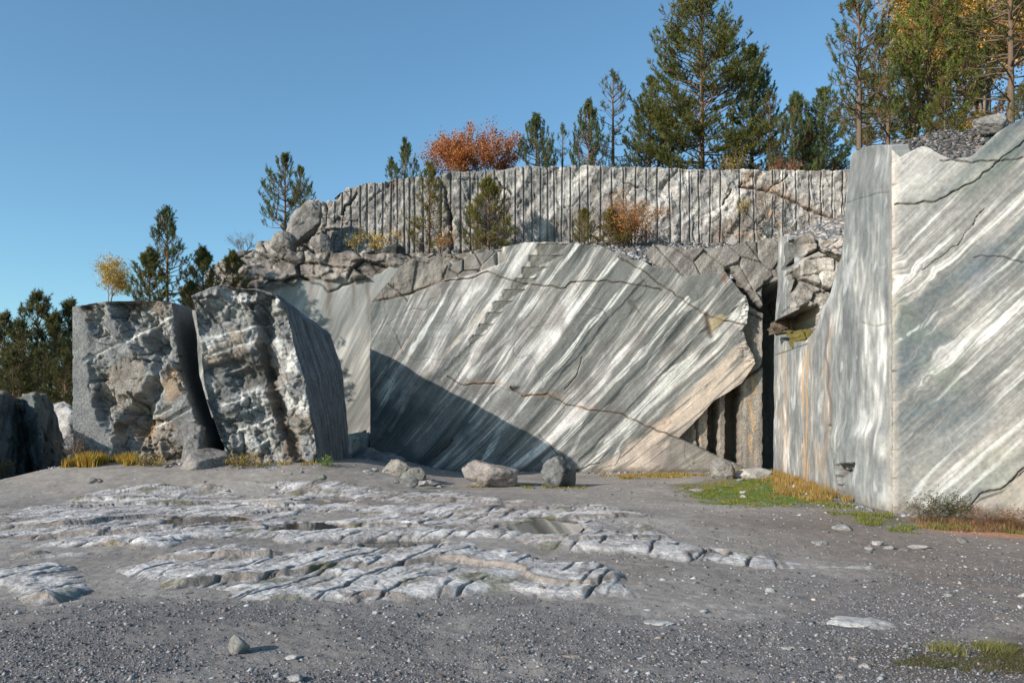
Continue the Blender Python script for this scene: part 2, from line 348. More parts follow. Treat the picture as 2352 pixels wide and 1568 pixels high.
# packed pale dust in the middle, blue-grey gravel close by, brown soil at the right
COARSE_LINE = [GP(*p) for p in [(-400, 1500), (-60, 1452), (200, 1400), (330, 1388), (900, 1384), (1180, 1372), (1480, 1392), (1740, 1402), (1900, 1330), (2300, 1300), (2900, 1330)]]+[(12, -6), (-9, -6)]
def coarse_m(x, y):
    return sm(1.0, -1.1, sdpoly(x, y, COARSE_LINE)+.8*fbm(x*.9, y*.7, o=5, k=101))
def ground_col(x, y, z):
    t1 = fbm(x*.5, y*.4, o=4, k=111); t2 = fbm(x*4, y*3, o=4, k=112)
    c = ramp(t1*.6+t2*.4, [(-.6, (.155, .143, .131)), (0, (.225, .210, .195)), (.6, (.30, .282, .262))])
    cm = coarse_m(x, y); dust = sm(.05, .4, fbm(x*.8+4, y*.6, o=4, k=118)); c = mixc(c, (.135, .128, .131), cm*.9*(1-.7*dust))
    rm = sm(2.2, 5.5, x+.5*fbm(x*.6, y*.4, o=3, k=113))*sm(4.5, 6, y)*(1-sm(13.5, 17, y))          # browner earth at the right
    c = mixc(c, (.150, .118, .096), rm*.62)
    ro = sm(.3, -.25, sdpoly(x, y, [GP(*p) for p in [(2100, 1212), (2200, 1200), (2360, 1198), (2600, 1205), (2600, 1245), (2360, 1238), (2200, 1228)]])+.15*fbm(x*2, y*2, o=3, k=114))
    c = mixc(c, (.42, .190, .100), ro*.8)
    gr = sm(.6, -.4, sdpoly(x, y, [GP(*p) for p in [(1560, 1112), (1700, 1098), (1790, 1092), (1880, 1130), (1990, 1180), (2080, 1200), (2040, 1212), (1900, 1172), (1700, 1168), (1600, 1150)]])+.5*fbm(x*.9, y*.6, o=3, k=115))
    c = mixc(c, (.105, .105, .050), gr*.7)
    br = sm(.4, -.3, sdpoly(x, y, [GP(*p) for p in [(1980, 1500), (2200, 1478), (2420, 1470), (2700, 1500), (2700, 1640), (2300, 1560), (2050, 1545)]])+.2*fbm(x*3, y*3, o=3, k=116))
    c = mixc(c, (.060, .045, .030), br*.8)
    far = sm(33, 42, y); c = mixc(c, (.10, .09, .05), far)
    c = c*np.array((1.20, 1.17, 1.14)); c = c*(1+.22*fbm(x*11, y*9, o=4, k=117))[:, None]
    return c
gc = ground_col(gx, gy, gz)
struct(mesh('ground', np.stack([gx, gy, gz], -1), [gq], M_DIRT, None, gc))
# bedrock pavement showing through
m = (Ys > 6.4) & (Ys < 22.5); Yb = np.repeat(Ys[m], 1)
bx_, by_, bq = sheet(Yb, np.linspace(-.78, .66, 900)); bz_, ins_, e1_, e2_, bs_, bu_, bv_ = bed_h(bx_, by_)
t = fbm(bu_*.5, bv_*2.2, o=4, k=121); t2 = fbm(bx_*3, by_*2.5, o=4, k=122)
bc = ramp(.6*t+.4*t2, [(-.7, (.33, .305, .29)), (-.15, (.46, .435, .42)), (.15, (.60, .575, .555)), (.5, (.74, .72, .70))])
bc = mixc(bc, (.56, .55, .53), sm(11.5, 8.5, by_)*sm(-.3, .4, t2+.2)*.55)
q = by_*.45-bx_*.08+.8*fbm(bx_*.35, by_*.35, o=3, k=56); fr = q-np.floor(q)
bc = mixc(bc, (.235, .185, .145), sm(.14, .04, fr)*(fr > 0)*.75)                              # iron-brown broken step faces
bc = mixc(bc, (.12, .105, .09), np.exp(-(e1_/.03)**2)*.25); bc = mixc(bc, (.075, .065, .055), e2_*.8); bc = mixc(bc, (.06, .054, .047), sm(.15, .55, bs_)*.9)
low_ = sm(.012, -.03, bz_-base_h(bx_, by_)-.03+.02*fbm(bx_*4, by_*3, o=3, k=131)); DIRTC = np.array((.205, .184, .165)); bc = mixc(bc, DIRTC, low_*.5); bc = mixc(bc, DIRTC, sm(.85, .25, ins_+.25*fbm(bx_*3, by_*2.5, o=4, k=132))*.8)
bc = bc*(1+.22*fbm(bx_*7, by_*5, o=4, k=133))[:, None]; dk_ = sm(.28, .5, fbm(bu_*1.2, bv_*4, o=4, k=134)); bc = mixc(bc, (.16, .148, .135), dk_*.7)
bc = mixc(bc, (.13, .125, .045), sm(.42, .6, fbm(bx_*1.1+3, by_*.9, o=3, k=126))*.6)
keep = (ins_ > .02)
kq = keep[bq].any(1); bq = bq[kq]; us_ = np.unique(bq); mp_ = np.full(len(bx_), -1); mp_[us_] = np.arange(len(us_))
struct(mesh('bedrock', np.stack([bx_, by_, bz_], -1)[us_], [mp_[bq]], M_BED, None, bc[us_]))
# rain puddles in the hollows
for i, (cx, cy, rx, ry) in enumerate(PUDW):
    n = 40; a = np.linspace(0, 2*math.pi, n, endpoint=False); rr = 1.28+.06*np.cos(a*3+i)
    x = cx+rx*rr*np.cos(a); y = cy+ry*rr*np.sin(a)
    z0 = float(base_h(np.array([cx]), np.array([cy]))[0])+(.004, .010, .010, -.045, .010, .006)[i]
    V = np.concatenate([[[cx, cy, z0]], np.stack([x, y, np.full(n, z0)], -1)]); Fc = np.array([[0, 1+k, 1+(k+1) % n] for k in range(n)])
    struct(mesh('water', V, [Fc], M_WATER, None, None), 'structure')
# ---- gravel: uncountable small stones ----
def pebbles(name, x, y, size, cols, seed, sink=.25, mat=None, zf=gravel_h, flat=.55):
    rnd = np.random.RandomState(seed); n = len(x)
    T = np.array([[1, 0, 0], [0, 1, 0], [-1, 0, 0], [0, -1, 0], [0, 0, 1], [0, 0, -1]], float)
    Fo = np.array([[0, 1, 4], [1, 2, 4], [2, 3, 4], [3, 0, 4], [1, 0, 5], [2, 1, 5], [3, 2, 5], [0, 3, 5]])
    V = T[None]*(1+rnd.uniform(-.35, .35, (n, 6, 1)))+rnd.uniform(-.3, .3, (n, 6, 3))
    V = V*np.stack([size*rnd.uniform(.8, 1.3, n), size*rnd.uniform(.6, 1, n), size*rnd.uniform(.35, .75, n)*flat/.55], -1)[:, None, :]
    a = rnd.uniform(0, 6.28, n); c, s = np.cos(a)[:, None], np.sin(a)[:, None]
    tx = rnd.uniform(-.35, .35, (n, 1)); ty = rnd.uniform(-.35, .35, (n, 1))
    X = V[..., 0]*c-V[..., 1]*s; Y = V[..., 0]*s+V[..., 1]*c; Z = V[..., 2]+tx*X+ty*Y
    z = zf(x, y)+size*(.3-sink)
    W = np.stack([X+x[:, None], Y+y[:, None], Z+z[:, None]], -1).reshape(-1, 3)
    Fc = (Fo[None]+6*np.arange(n)[:, None, None]).reshape(-1, 3)
    return mesh(name, W, [Fc], mat or M_PEB, None, np.repeat(cols, 6, 0), False)
rnd = np.random.RandomState(5)
def scat(n, y0, y1, p=2.0, seed=1):
    r = np.random.RandomState(seed); # density falls with distance
    u = r.rand(n); a, b = y0**(2-p) if p != 2 else 0, y1**(2-p) if p != 2 else 0
    y = (a+(b-a)*u)**(1/(2-p)) if p != 2 else y0*(y1/y0)**u
    x = (r.rand(n)*2-1)*.72*(y+.4); return x, y
def pebcol(n, r, lo=.08, hi=.37):
    v = lo+(hi-lo)*r.rand(n)**2.6; w_ = r.rand(n)
    c = np.stack([v*1.0, v*(.985), v*(.985)], -1); c[w_ < .12] *= (1.1, .92, .80); c[w_ > .6] *= (.94, .99, 1.06)
    return c
x, y = scat(190000, 4.4, 13.0, 3.1, 11); cm = coarse_m(x, y); bs = bed_sd(x, y)
cm = cm*(1-.8*sm(.05, .4, fbm(x*.8+4, y*.6, o=4, k=118))); k = (rnd.rand(len(x)) < .06+.94*cm) & (bs > .06); x, y = x[k], y[k]
sz = .0042*np.exp(rnd.normal(0, .55, len(x)))*(1+.05*y)
struct(pebbles('gravel', x, y, np.minimum(sz, .03), pebcol(len(x), rnd), 3), 'stuff', 'fine blue-grey gravel covering the foreground')
x, y = scat(26000, 6.5, 27, 1.6, 12); bs = bed_sd(x, y); k = (bs > -.02) & ((rnd.rand(len(x)) < .30) | ((x > 1) & (rnd.rand(len(x)) < .8))); x, y = x[k], y[k]
sz = .0095*np.exp(rnd.normal(0, .6, len(x))); struct(pebbles('gravel_chips', x, y, np.minimum(sz, .05), pebcol(len(x), rnd, .13, .48), 4, flat=.4), 'stuff', 'pale stone chips strewn over the packed ground')
# ================= quarry walls =================
GREY = (.236, .243, .240); DARK = (.085, .098, .098); WHITE = (.58, .585, .57); CREAM = (.53, .475, .42); PALE = (.40, .405, .395)
def crack(px, py, pts, wpx, k=0, amp=3.0, pertpx=22):
    ax = px+amp*noise(px/pertpx, py/pertpx, k=200+k)+amp*.5*noise(px/7, py/7, k=210+k); ay = py+amp*noise(px/pertpx, py/pertpx, k=220+k)
    d, t = dline(ax, ay, pts)
    return np.exp(-(d/wpx)**2), t
# ---- banded marble wall, sawn flat, 30 m away ----
MAIN = [(850, 1120), (850, 692), (868, 668), (893, 640), (915, 612), (950, 592), (985, 584), (1012, 586), (1040, 606), (1062, 592), (1100, 574), (1160, 566), (1205, 557), (1262, 555), (1320, 558), (1385, 566), (1408, 578), (1432, 582), (1450, 596), (1478, 600), (1500, 612), (1522, 620), (1535, 612), (1548, 620), (1568, 634), (1600, 630), (1668, 628), (1688, 652), (1700, 668), (1716, 684), (1720, 700), (1716, 742), (1706, 755), (1716, 790), (1732, 818), (1735, 835), (1722, 855), (1704, 880), (1664, 906), (1640, 920), (1612, 952), (1585, 980), (1560, 1005), (1600, 1022), (1650, 1046), (1700, 1068), (1745, 1092), (1745, 1125)]
BANDS = [([(1488, 598), (1388, 712), (1299, 817), (1165, 972), (1080, 1090)], 9, WHITE), ([(1577, 686), (1489, 796), (1388, 900), (1253, 1060)], 9, WHITE),
 ([(1745, 680), (1724, 700), (1598, 806), (1455, 950), (1340, 1085)], 13, WHITE), ([(1362, 573), (1253, 699), (1161, 804), (1073, 875), (960, 1010)], 8, PALE),
 ([(1253, 552), (1185, 650), (1100, 735), (1035, 796), (942, 905), (900, 985)], 8, (.50, .47, .43)), ([(1200, 552), (1094, 685), (1001, 782), (930, 900), (870, 1000)], 9, PALE),
 ([(1010, 665), (960, 752), (895, 838), (850, 900)], 6, (.50, .46, .42)), ([(1060, 610), (1000, 720), (930, 830), (860, 960)], 7, WHITE), ([(1330, 556), (1225, 690), (1150, 790), (1075, 865)], 8, WHITE),
 ([(1420, 590), (1330, 690), (1245, 780), (1150, 880), (1080, 970)], 5, WHITE), ([(1540, 650), (1440, 760), (1370, 870), (1220, 1040)], 4, PALE),
 ([(1640, 660), (1560, 730), (1480, 850), (1350, 980), (1290, 1070)], 5, PALE), ([(1690, 720), (1590, 830), (1480, 950), (1420, 1030), (1400, 1088)], 6, WHITE),
 ([(1716, 780), (1640, 850), (1560, 950), (1480, 1040), (1440, 1090)], 12, CREAM), ([(1700, 700), (1600, 770), (1530, 850), (1430, 950), (1330, 1060)], 3, DARK), ([(1480, 640), (1350, 790), (1230, 930)], 3, DARK)]
CRACKS = [([(858, 690), (896, 684), (938, 675), (972, 661), (1000, 652), (1018, 640), (1030, 610)], 2.6, 1), ([(890, 650), (915, 668), (930, 682), (938, 690)], 1.2, 1), ([(1018, 645), (1080, 640), (1119, 623), (1161, 640), (1199, 649), (1253, 657), (1299, 661), (1312, 649), (1388, 644), (1455, 653), (1522, 665)], 1.3, 1),
 ([(1421, 590), (1472, 619), (1530, 661), (1581, 695), (1623, 724), (1661, 737), (1711, 745)], 1.5, 1), ([(1027, 863), (1060, 884), (1136, 880)], 1.4, 1), ([(1173, 888), (1203, 909), (1257, 905), (1304, 930), (1341, 938), (1430, 951), (1500, 985), (1600, 1022), (1680, 1060)], 1.6, 1), ([(1337, 820), (1325, 860), (1300, 895)], .9, 1), ([(1240, 1000), (1270, 1030), (1290, 1060)], .8, 1), ([(1285, 1095), (1380, 1060)], .8, 1), ([(1040, 1010), (1000, 1050)], 1.4, 1), ([(985, 590), (1040, 560)], 1, 1)]
def marble_main(px, py, u, z, s, x, y):
    X0 = (x+.8*np.exp(-np.maximum(z, 0)/1.5)-.80*z)/(1+.042*z); wv = .10*fbm(x*.35, z*.35, o=3, k=11); v = X0+wv; al = (x+z)*.7
    n = .45*noise(v*.8, al*.10, k=12)+.42*noise(v*2.3, al*.16, k=13)+.30*noise(v*5.5, al*.30, k=14)+.22*noise(v*13, al*.6, k=15)+.20*noise(v*27, al*.9, k=16)+.14*noise(v*52, al*1.6, k=17)
    c = ramp(n, [(-.8, (.075, .09, .095)), (-.42, (.140, .152, .148)), (-.08, GREY), (.12, (.27, .274, .262)), (.28, (.40, .395, .385)), (.42, (.57, .555, .54)), (.7, (.70, .69, .68))])
    big = fbm(x*.30+4, z*.30, o=3, k=18); c = c*(1+.10*big)[:, None]
    plain = sm(.05, .45, fbm(v*.55+9, al*.28, o=3, k=19)); c = mixc(c, np.array(GREY)*1.04, plain*.72)       # quiet grey fields between the streaks
    for i, (pts, wd, cc) in enumerate(BANDS):
        d, t = dline(px+5*noise(px/60, py/60, k=30+i)+1.5*noise(px/13, py/13, k=31+i), py+5*noise(px/60, py/60, k=50+i), pts)
        w_ = wd*(.75+.75*noise(t*9, t*0, k=60+i)); m_ = sm(w_+1.5, w_*.65, d)*(.22+.74*sm(-.35, .15, noise(v*15, al*.3, k=70+i)+.5*noise(v*38, al*.9, k=72+i)))
        c = mixc(c, cc, np.clip(m_, 0, 1))
    # broad cream vein along the lower right rim
    cm = sm(14, -12, sdpoly(px+8*noise(px/50, py/50, k=80), py+5*noise(px/30, py/30, k=81), [(1722, 790), (1740, 829), (1715, 885), (1623, 945), (1560, 1006), (1505, 1095), (1350, 1095), (1488, 989), (1598, 888), (1682, 812)]))
    strk = sm(.15, .45, noise(v*7, al*.5, k=83)+.4*noise(v*17, al, k=84)); c = mixc(c, (.57, .505, .445), cm*.85*(1-.75*strk))
    # lower right plain grey toe
    tm = sm(6, -6, sdpoly(px, py, [(1540, 1000), (1760, 1100), (1760, 1130), (1500, 1130), (1530, 1060)])); c = mixc(c, np.array((.30, .285, .262))*(1+.15*fbm(x*1.5, z*1.5, o=3, k=85)+.3*noise(v*6, al*.5, k=86))[:, None], tm)
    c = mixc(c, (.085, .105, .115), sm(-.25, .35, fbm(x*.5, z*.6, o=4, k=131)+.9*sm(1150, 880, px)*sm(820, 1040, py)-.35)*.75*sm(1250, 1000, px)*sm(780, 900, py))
    c = mixc(c, np.array((.215, .20, .195)), sm(.1, .5, fbm(x*.45+20, z*.5, o=4, k=132))*.45); c = c*(1+.12*fbm(v*6, al*.9, o=4, k=133)+.08*fbm(x*11, z*11, o=2, k=134))[:, None]
    # thin level saw lines at the upper left
    sawm = sm(1190, 1000, px)*sm(600, 660, py)*(1-sm(760, 900, py)); saw = noise(z*5.5, x*.06, k=86); c = c*(1+.10*saw*sawm)[:, None]
    # wandering darker clouds and fine dirty runs
    c = c*(1+.07*fbm(x*1.3, z*.5, o=3, k=87)+.05*fbm(x*7, z*2.0, o=2, k=88))[:, None]
    disp = .010*fbm(x*.7, z*.7, o=4, k=90)+.040*facets(x*.45, z*.5, 141, 4)+.004*saw*sawm
    # chipped staircase left by the wedges
    d, t = dline(px+3*noise(px/9, py/9, k=95), py+2*noise(px/9, py/9, k=96), [(1272, 562), (1232, 606), (1206, 642), (1152, 695), (1112, 752), (1085, 785)]); th = (z*2.35) % 1.0
    wdt = np.interp(t, [0, .25, .5, 1], [34, 22, 17, 9]); st = sm(4, -3, d-wdt*(.35+.65*th)); c = mixc(c, np.array((.150, .152, .138))*(1+.3*fbm(x*3, z*3, k=97))[:, None], st*.7); disp = disp-st*(.025+.025*th)+.012*st*fbm(x*5, z*5, k=98)
    d, t = dline(px+3*noise(px/9, py/9, k=95), py, [(1085, 790), (1010, 870)]); st = sm(4, -3, d-6*(.4+.6*th)); c = mixc(c, (.22, .225, .215), st*.7); disp = disp-st*.03
    # the rounded unsawn knob above the crack on the left
    kn = sm(3, -3, sdpoly(px, py, [(846, 694), (896, 686), (940, 676), (1000, 652), (1022, 640), (1034, 604), (1000, 570), (900, 570), (840, 640)]))
    pl, pe, _ = plates(x*.8, z*.8, 99); disp = disp+kn*(-.10+.16*pl+.07*fbm(x*2, z*2, o=4, k=100)); c = mixc(c, np.array((.265, .245, .225))*(1+.25*fbm(v*3, al*.6, o=4, k=101))[:, None], kn*.75)
    kn2 = sm(3, -3, sdpoly(px, py, [(1022, 640), (1036, 600), (1060, 585), (1150, 560), (1165, 598), (1118, 618), (1075, 632)])); pl, pe, _ = plates(x*1.4, z*1.2, 102)
    disp = disp+kn2*(-.16+.22*pl-.08*np.exp(-(pe/.05)**2)); c = mixc(c, np.array((.25, .235, .215))*(1+.3*fbm(x*2, z*2, o=4, k=103))[:, None], kn2*.7)
    for i, (pts, wd, q) in enumerate(CRACKS):
        g, t = crack(px, py, pts, wd, i); disp = disp-.06*g; c = mixc(c, (.07, .062, .055), g*(.35+.4*sm(-.4, .3, noise(px/25, py/25, k=130+i))))
        g2, t = crack(px, py, pts, wd*4, i); c = mixc(c, (.33, .26, .20), g2*.12)
    # faint hairline network
    pl, pe, _ = plates(x*.45+.3*noise(x, z, k=105), z*.55+.3*noise(x, z, k=106), 107); hl = np.exp(-(pe/.012)**2)*sm(0, .35, fbm(x*.4, z*.4, o=2, k=108)); c = mixc(c, (.12, .115, .105), hl*.55); disp = disp-.012*hl
    # rusty seams along the long crack
    for pts, wd in [([(1075, 878), (1110, 877), (1165, 880)], 3.5), ([(1205, 908), (1230, 904), (1262, 906), (1290, 908)], 5), ([(1330, 938), (1362, 936)], 4), ([(1500, 975), (1540, 968)], 4)]:
        g, t = crack(px, py, pts, wd, 20); c = mixc(c, (.45, .27, .16), g*.5*sm(-.3, .3, noise(px/8, py/8, k=140)))
    hole = np.exp(-((px-1186)**2/120+(py-893)**2/30)); disp = disp-.10*hole; c = mixc(c, (.05, .04, .035), hole*.6)
    # notch of shelf and brown drip below it near the right
    g, t = crack(px, py, [(1625, 724), (1628, 745), (1634, 772)], 6, 24, 1); c = mixc(c, (.17, .13, .10), g*.75); disp = disp-.05*g
    ym = sm(4, -3, sdpoly(px, py, [(1630, 735), (1655, 722), (1672, 728), (1650, 748), (1636, 760)])); c = mixc(c, (.48, .42, .27), ym*.6); disp = disp+.03*ym
    rd = np.exp(-((px-1664-.2*(py-640))**2/8+((py-640)/9)**2)); c = mixc(c, (.42, .09, .05), rd*.7)
    # leaning scratches, moss and damp at the foot
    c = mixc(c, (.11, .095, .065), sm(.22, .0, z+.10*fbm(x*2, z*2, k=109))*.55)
    ft = sm(1.1, .1, z); pl, pe, _ = plates(x*1.1, z*1.3, 110); disp = disp+sm(-3.4, -4.6, x)*ft*(.10*pl)
    rough_r = sm(-4, 22, px-1690-.0*py)*sm(640, 700, py)*(1-sm(800, 860, py)); disp = disp+rough_r*.08*fbm(x*4, z*8, o=3, k=111)
    return disp, gam(c, 1.5, .62)
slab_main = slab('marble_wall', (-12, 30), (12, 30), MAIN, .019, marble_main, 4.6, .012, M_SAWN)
thing(slab_main, 'wide sawn wall of diagonally banded grey, white and cream marble with a domed top in the middle of the quarry', 'rock wall')
# ---- recessed sawn wall on the left, broken rock along its top ----
LEFTW = [(430, 1110), (430, 668), (470, 655), (505, 652), (528, 636), (545, 612), (575, 596), (620, 584), (660, 572), (700, 574), (745, 580), (800, 576), (850, 582), (905, 578), (960, 572), (1010, 580), (1060, 575), (1120, 560), (1120, 1110)]
def marble_left(px, py, u, z, s, x, y):
    lim = np.interp(px, [430, 560, 610, 660, 700, 730, 790, 850, 900, 1000], [700, 672, 668, 655, 648, 640, 645, 640, 612, 600]); rg = sm(5, -6, py-lim+7*noise(px/18, py/18, k=301))
    v = (x-.75*z)/(1+.03*z)+.12*fbm(x*.6, z*.4, o=3, k=302); al = z+x
    n = .5*noise(v*1.6, al*.14, k=303)+.4*noise(v*4.5, al*.3, k=304)+.3*noise(v*11, al*.6, k=305)
    c = ramp(n, [(-.7, (.17, .18, .178)), (-.2, (.27, .275, .265)), (.15, (.36, .36, .345)), (.6, (.55, .54, .51))]); c = mixc(c, (.33, .345, .345), sm(680, 660, py+20*noise(px/50, py/50))*0+sm(800, 700, py)*.45)
    for sx, w_, y0, y1, a in [(757, 7, 640, 740, .7), (812, 5, 640, 700, .6), (845, 4, 640, 760, .45), (848, 3, 640, 1000, .25), (715, 9, 660, 700, .3)]:                                                    # rusty runs below the ledge
        g = np.exp(-((px-sx-4*noise(py/40, py*0, k=int(sx)))/w_)**2)*sm(y1+60, y0, py)*(py > lim-5); c = mixc(c, (.15, .105, .08), g*a)
    rc = ramp(.5*fbm(x*.9, z*.9, o=4, k=306)+.5*fbm(x*3, z*3, o=3, k=307), [(-.6, (.11, .10, .095)), (-.1, (.20, .185, .17)), (.2, (.29, .265, .24)), (.6, (.46, .43, .40))]); c = mixc(c, rc, rg)
    p1, e1, i1 = plates(x*.55+.5*z, z*.95, 308); p2, e2, i2 = plates(x*1.5+.6*z, z*2.1, 309)
    back = (z-8.2)*.55
    disp = .012*fbm(x, z, k=310)+rg*(-back-.1+.36*p1+.15*p2+.26*facets(x*.7+.3*z, z*.9, 318, 5)+.02*fbm(x*6, z*6, o=3, k=311)-.22*np.exp(-(e1/.05)**2)-.08*np.exp(-(e2/.05)**2))
    c = mixc(c, (.05, .045, .04), rg*np.exp(-(e1/.05)**2)*.5)
    g, t = crack(px, py, [(700, 640), (745, 660), (757, 672), (790, 655), (840, 640)], 2.2, 9); disp = disp-.08*g; c = mixc(c, (.06, .05, .045), g*.7)
    lowr = sm(1.35, .7, z-.25*noise(x*2, z*2, k=313)); disp = disp+lowr*(.12+.25*p2); c = mixc(c, rc*1.3, lowr*.8)
    return disp, gam(c, 1.4, .6)
o = slab('marble_wall', (-22, 33), (0, 33), LEFTW, .04, marble_left, 3.0, .10, M_SAWN); thing(o, 'pale grey recessed marble wall between the leaning blocks and the banded wall, rusty runs under its broken top', 'rock wall')
# ---- rocky shoulder descending to the left ----
SHOULD = [(445, 700), (452, 672), (478, 655), (470, 630), (482, 602), (520, 585), (538, 572), (560, 562), (598, 545), (622, 532), (632, 508), (655, 485), (672, 462), (690, 446), (722, 440), (750, 452), (770, 470), (800, 470), (830, 520), (860, 560), (860, 640), (800, 700)]
def rocky(k, lean=.45, z0=8.0, a1=.6, a2=.22, tone=1.0, sh=.8):
    def fn(px, py, u, z, s, x, y):
        p1, e1, i1 = plates(x*.62+sh*z, z*.8-.2*x, k+1); p2, e2, i2 = plates(x*1.7+sh*z*1.4, z*2.0, k+2)
        disp = -(z-z0)*lean+a1*.7*p1+a2*.8*p2+a1*.45*facets(x*.7+.3*z, z*.8, k+8, 5)+.02*fbm(x*6, z*6, o=3, k=k+3)-.30*np.exp(-(e1/.055)**2)-.10*np.exp(-(e2/.05)**2)
        t = .45*fbm(x*.8, z*.8, o=4, k=k+4)+.35*fbm(x*3, z*3, o=3, k=k+5)+.5*(i1-.5)+.25*noise((x-z)*3.0, (x+z)*.5, k=k+6)
        c = ramp(t, [(-.7, (.10, .095, .09)), (-.2, (.185, .175, .162)), (.1, (.275, .258, .24)), (.45, (.42, .40, .375)), (.8, (.54, .52, .50))])*tone
        c = mixc(c, (.20, .145, .095), sm(.35, .6, fbm(x*1.1+5, z*.9, o=3, k=k+7))*.4)
        c = mixc(c, (.05, .045, .04), np.exp(-(e1/.05)**2)*.6)
        return disp, c
    return fn
o = slab('rock_outcrop', (-22, 35.2), (2, 35.2), SHOULD, .045, rocky(400, .35, 8.5, .7, .28), 3.0, .16, M_ROUGH); thing(o, 'fractured grey rock shoulder stepping down to the left below the two-topped pine', 'rock outcrop')
# ---- upper bench wall with the row of half drill holes ----
UPPER = [(735, 660), (735, 520), (752, 478), (775, 445), (792, 430), (832, 424), (868, 418), (902, 410), (950, 407), (1000, 406), (1035, 396), (1070, 392), (1110, 392), (1160, 388), (1230, 381), (1300, 381), (1345, 380), (1420, 383), (1500, 385), (1600, 387), (1700, 389), (1800, 390), (1905, 391), (2000, 391), (2100, 391), (2100, 660)]
DRILL = [748, 768, 787, 806, 828, 845, 862, 880, 898, 912, 929, 940, 953, 972, 1015, 1038, 1059, 1080, 1098, 1118, 1137, 1160, 1182, 1203, 1222, 1240, 1258, 1274, 1292, 1312, 1332, 1352, 1380, 1405, 1432, 1459, 1484, 1510, 1540, 1564, 1584, 1607, 1631, 1655, 1698, 1730, 1775, 1800, 1830, 1860, 1887, 1912, 1935, 1960]
def drilled(px, py, u, z, s, x, y):
    p1, e1, i1 = plates(x*.55+.45*z, z*.55, 501); p2, e2, i2 = plates(x*1.6+1.1*z, z*1.5, 502)
    v = x-.85*z+.15*fbm(x*.8, z*.8, k=503); al = x+z
    p3, e3, _ = plates(x*3.6+2.2*z, z*3.2, 512); disp = .10*p1+.07*p2+.04*p3+.12*facets(x*.8+.6*z, z*.7, 513, 5)+.03*fbm(x*5, z*5, o=3, k=504)+.07*noise(v*2.3, al*.7, k=505)-.05*np.exp(-(e1/.03)**2)
    n = .5*noise(v*1.1, al*.16, k=506)+.4*noise(v*3.3, al*.35, k=507)+.3*fbm(x*4, z*4, o=2, k=508); rt = sm(900, 1600, px)
    c = ramp(n+.18*rt-.06, [(-.7, (.16, .157, .154)), (-.2, (.27, .264, .256)), (.1, (.37, .36, .345)), (.35, (.50, .48, .46)), (.8, (.66, .645, .62))]); c = c*(1-.10*(1-rt))[:, None]
    c = mixc(c, (.17, .12, .085), sm(.2, .5, fbm(x*.7, z*.25, o=3, k=509))*.25)
    c = mixc(c, (.14, .09, .065), np.exp(-((px-1620-40)/26)**2)*0+np.exp(-((px-1655)/18)**2)*sm(480, 540, py)*.55)
    c = mixc(c, (.44, .27, .15), sm(.15, .5, fbm(x*1.4, z*1.2, o=3, k=510))*np.exp(-((px-1750)/70)**2)*.55)
    dep = np.zeros_like(px)
    for i, g0 in enumerate(DRILL):
        gx_ = g0+3.5*noise(np.array([i*3.3]), np.array([1.0]))[0]+(py-480)*.012*((i*37 % 7)-3)*.3; d = (px-gx_)/2.0; on = sm(-.55, -.15, noise(z*.35+i*5.1, z*0+i, k=511)+.35*(i % 3 != 0))
        hi = sm(0, 12, py-(np.interp(g0, [735, 800, 900, 1300, 2000], [430, 424, 410, 382, 392]))+((i*53) % 11)*2)
        g = np.sqrt(np.clip(1-d*d, 0, 1))*on*hi; dep = np.maximum(dep, g)
        sm_ = np.exp(-(d/2.2)**2)*on*hi; disp = disp*(1-.55*sm_)+.02*sm_
    disp = disp-.10*dep-.02*(dep > .1); c = mixc(c, (.36, .34, .315), (dep > .3)*.35)
    for i, (pts, wd) in enumerate([([(1002, 400), (1022, 430), (1030, 470), (1036, 520), (1040, 570)], 6), ([(1140, 410), (1170, 440), (1200, 470)], 2.5), ([(1418, 410), (1480, 437), (1520, 452)], 2), ([(1700, 428), (1760, 436), (1800, 450), (1850, 478), (1905, 500), (1940, 520)], 3.5), ([(1760, 436), (1790, 415), (1810, 400)], 2.5), ([(1705, 420), (1680, 440), (1660, 470)], 2), ([(820, 440), (800, 470), (770, 500), (745, 540)], 4)]):
        g, t = crack(px, py, pts, wd*.7, 40+i, 5); g = g*sm(-.5, .1, noise(px/20, py/20, k=515+i)+.6*(i == 0)+.4*(i == 3)); disp = disp-.22*g; c = mixc(c, (.06, .05, .045), g*.6)
        g, t = crack(px, py+6, pts, wd*2.5, 40+i, 5); c = mixc(c, (.30, .16, .09), g*.25*(i == 3))
    c = gam(c, 1.15, .5); lean = sm(850, 740, px); disp = disp+lean*(.3*p1)-lean*(z-10)*.15
    return disp, c
o = slab('drilled_wall', (-16, 35.6), (18, 35.6), UPPER, .022, drilled, 1.6, .09, M_ROUGH, cellz=.035); thing(o, 'long rough upper quarry wall scored by a row of upright drill holes under the trees', 'rock wall')
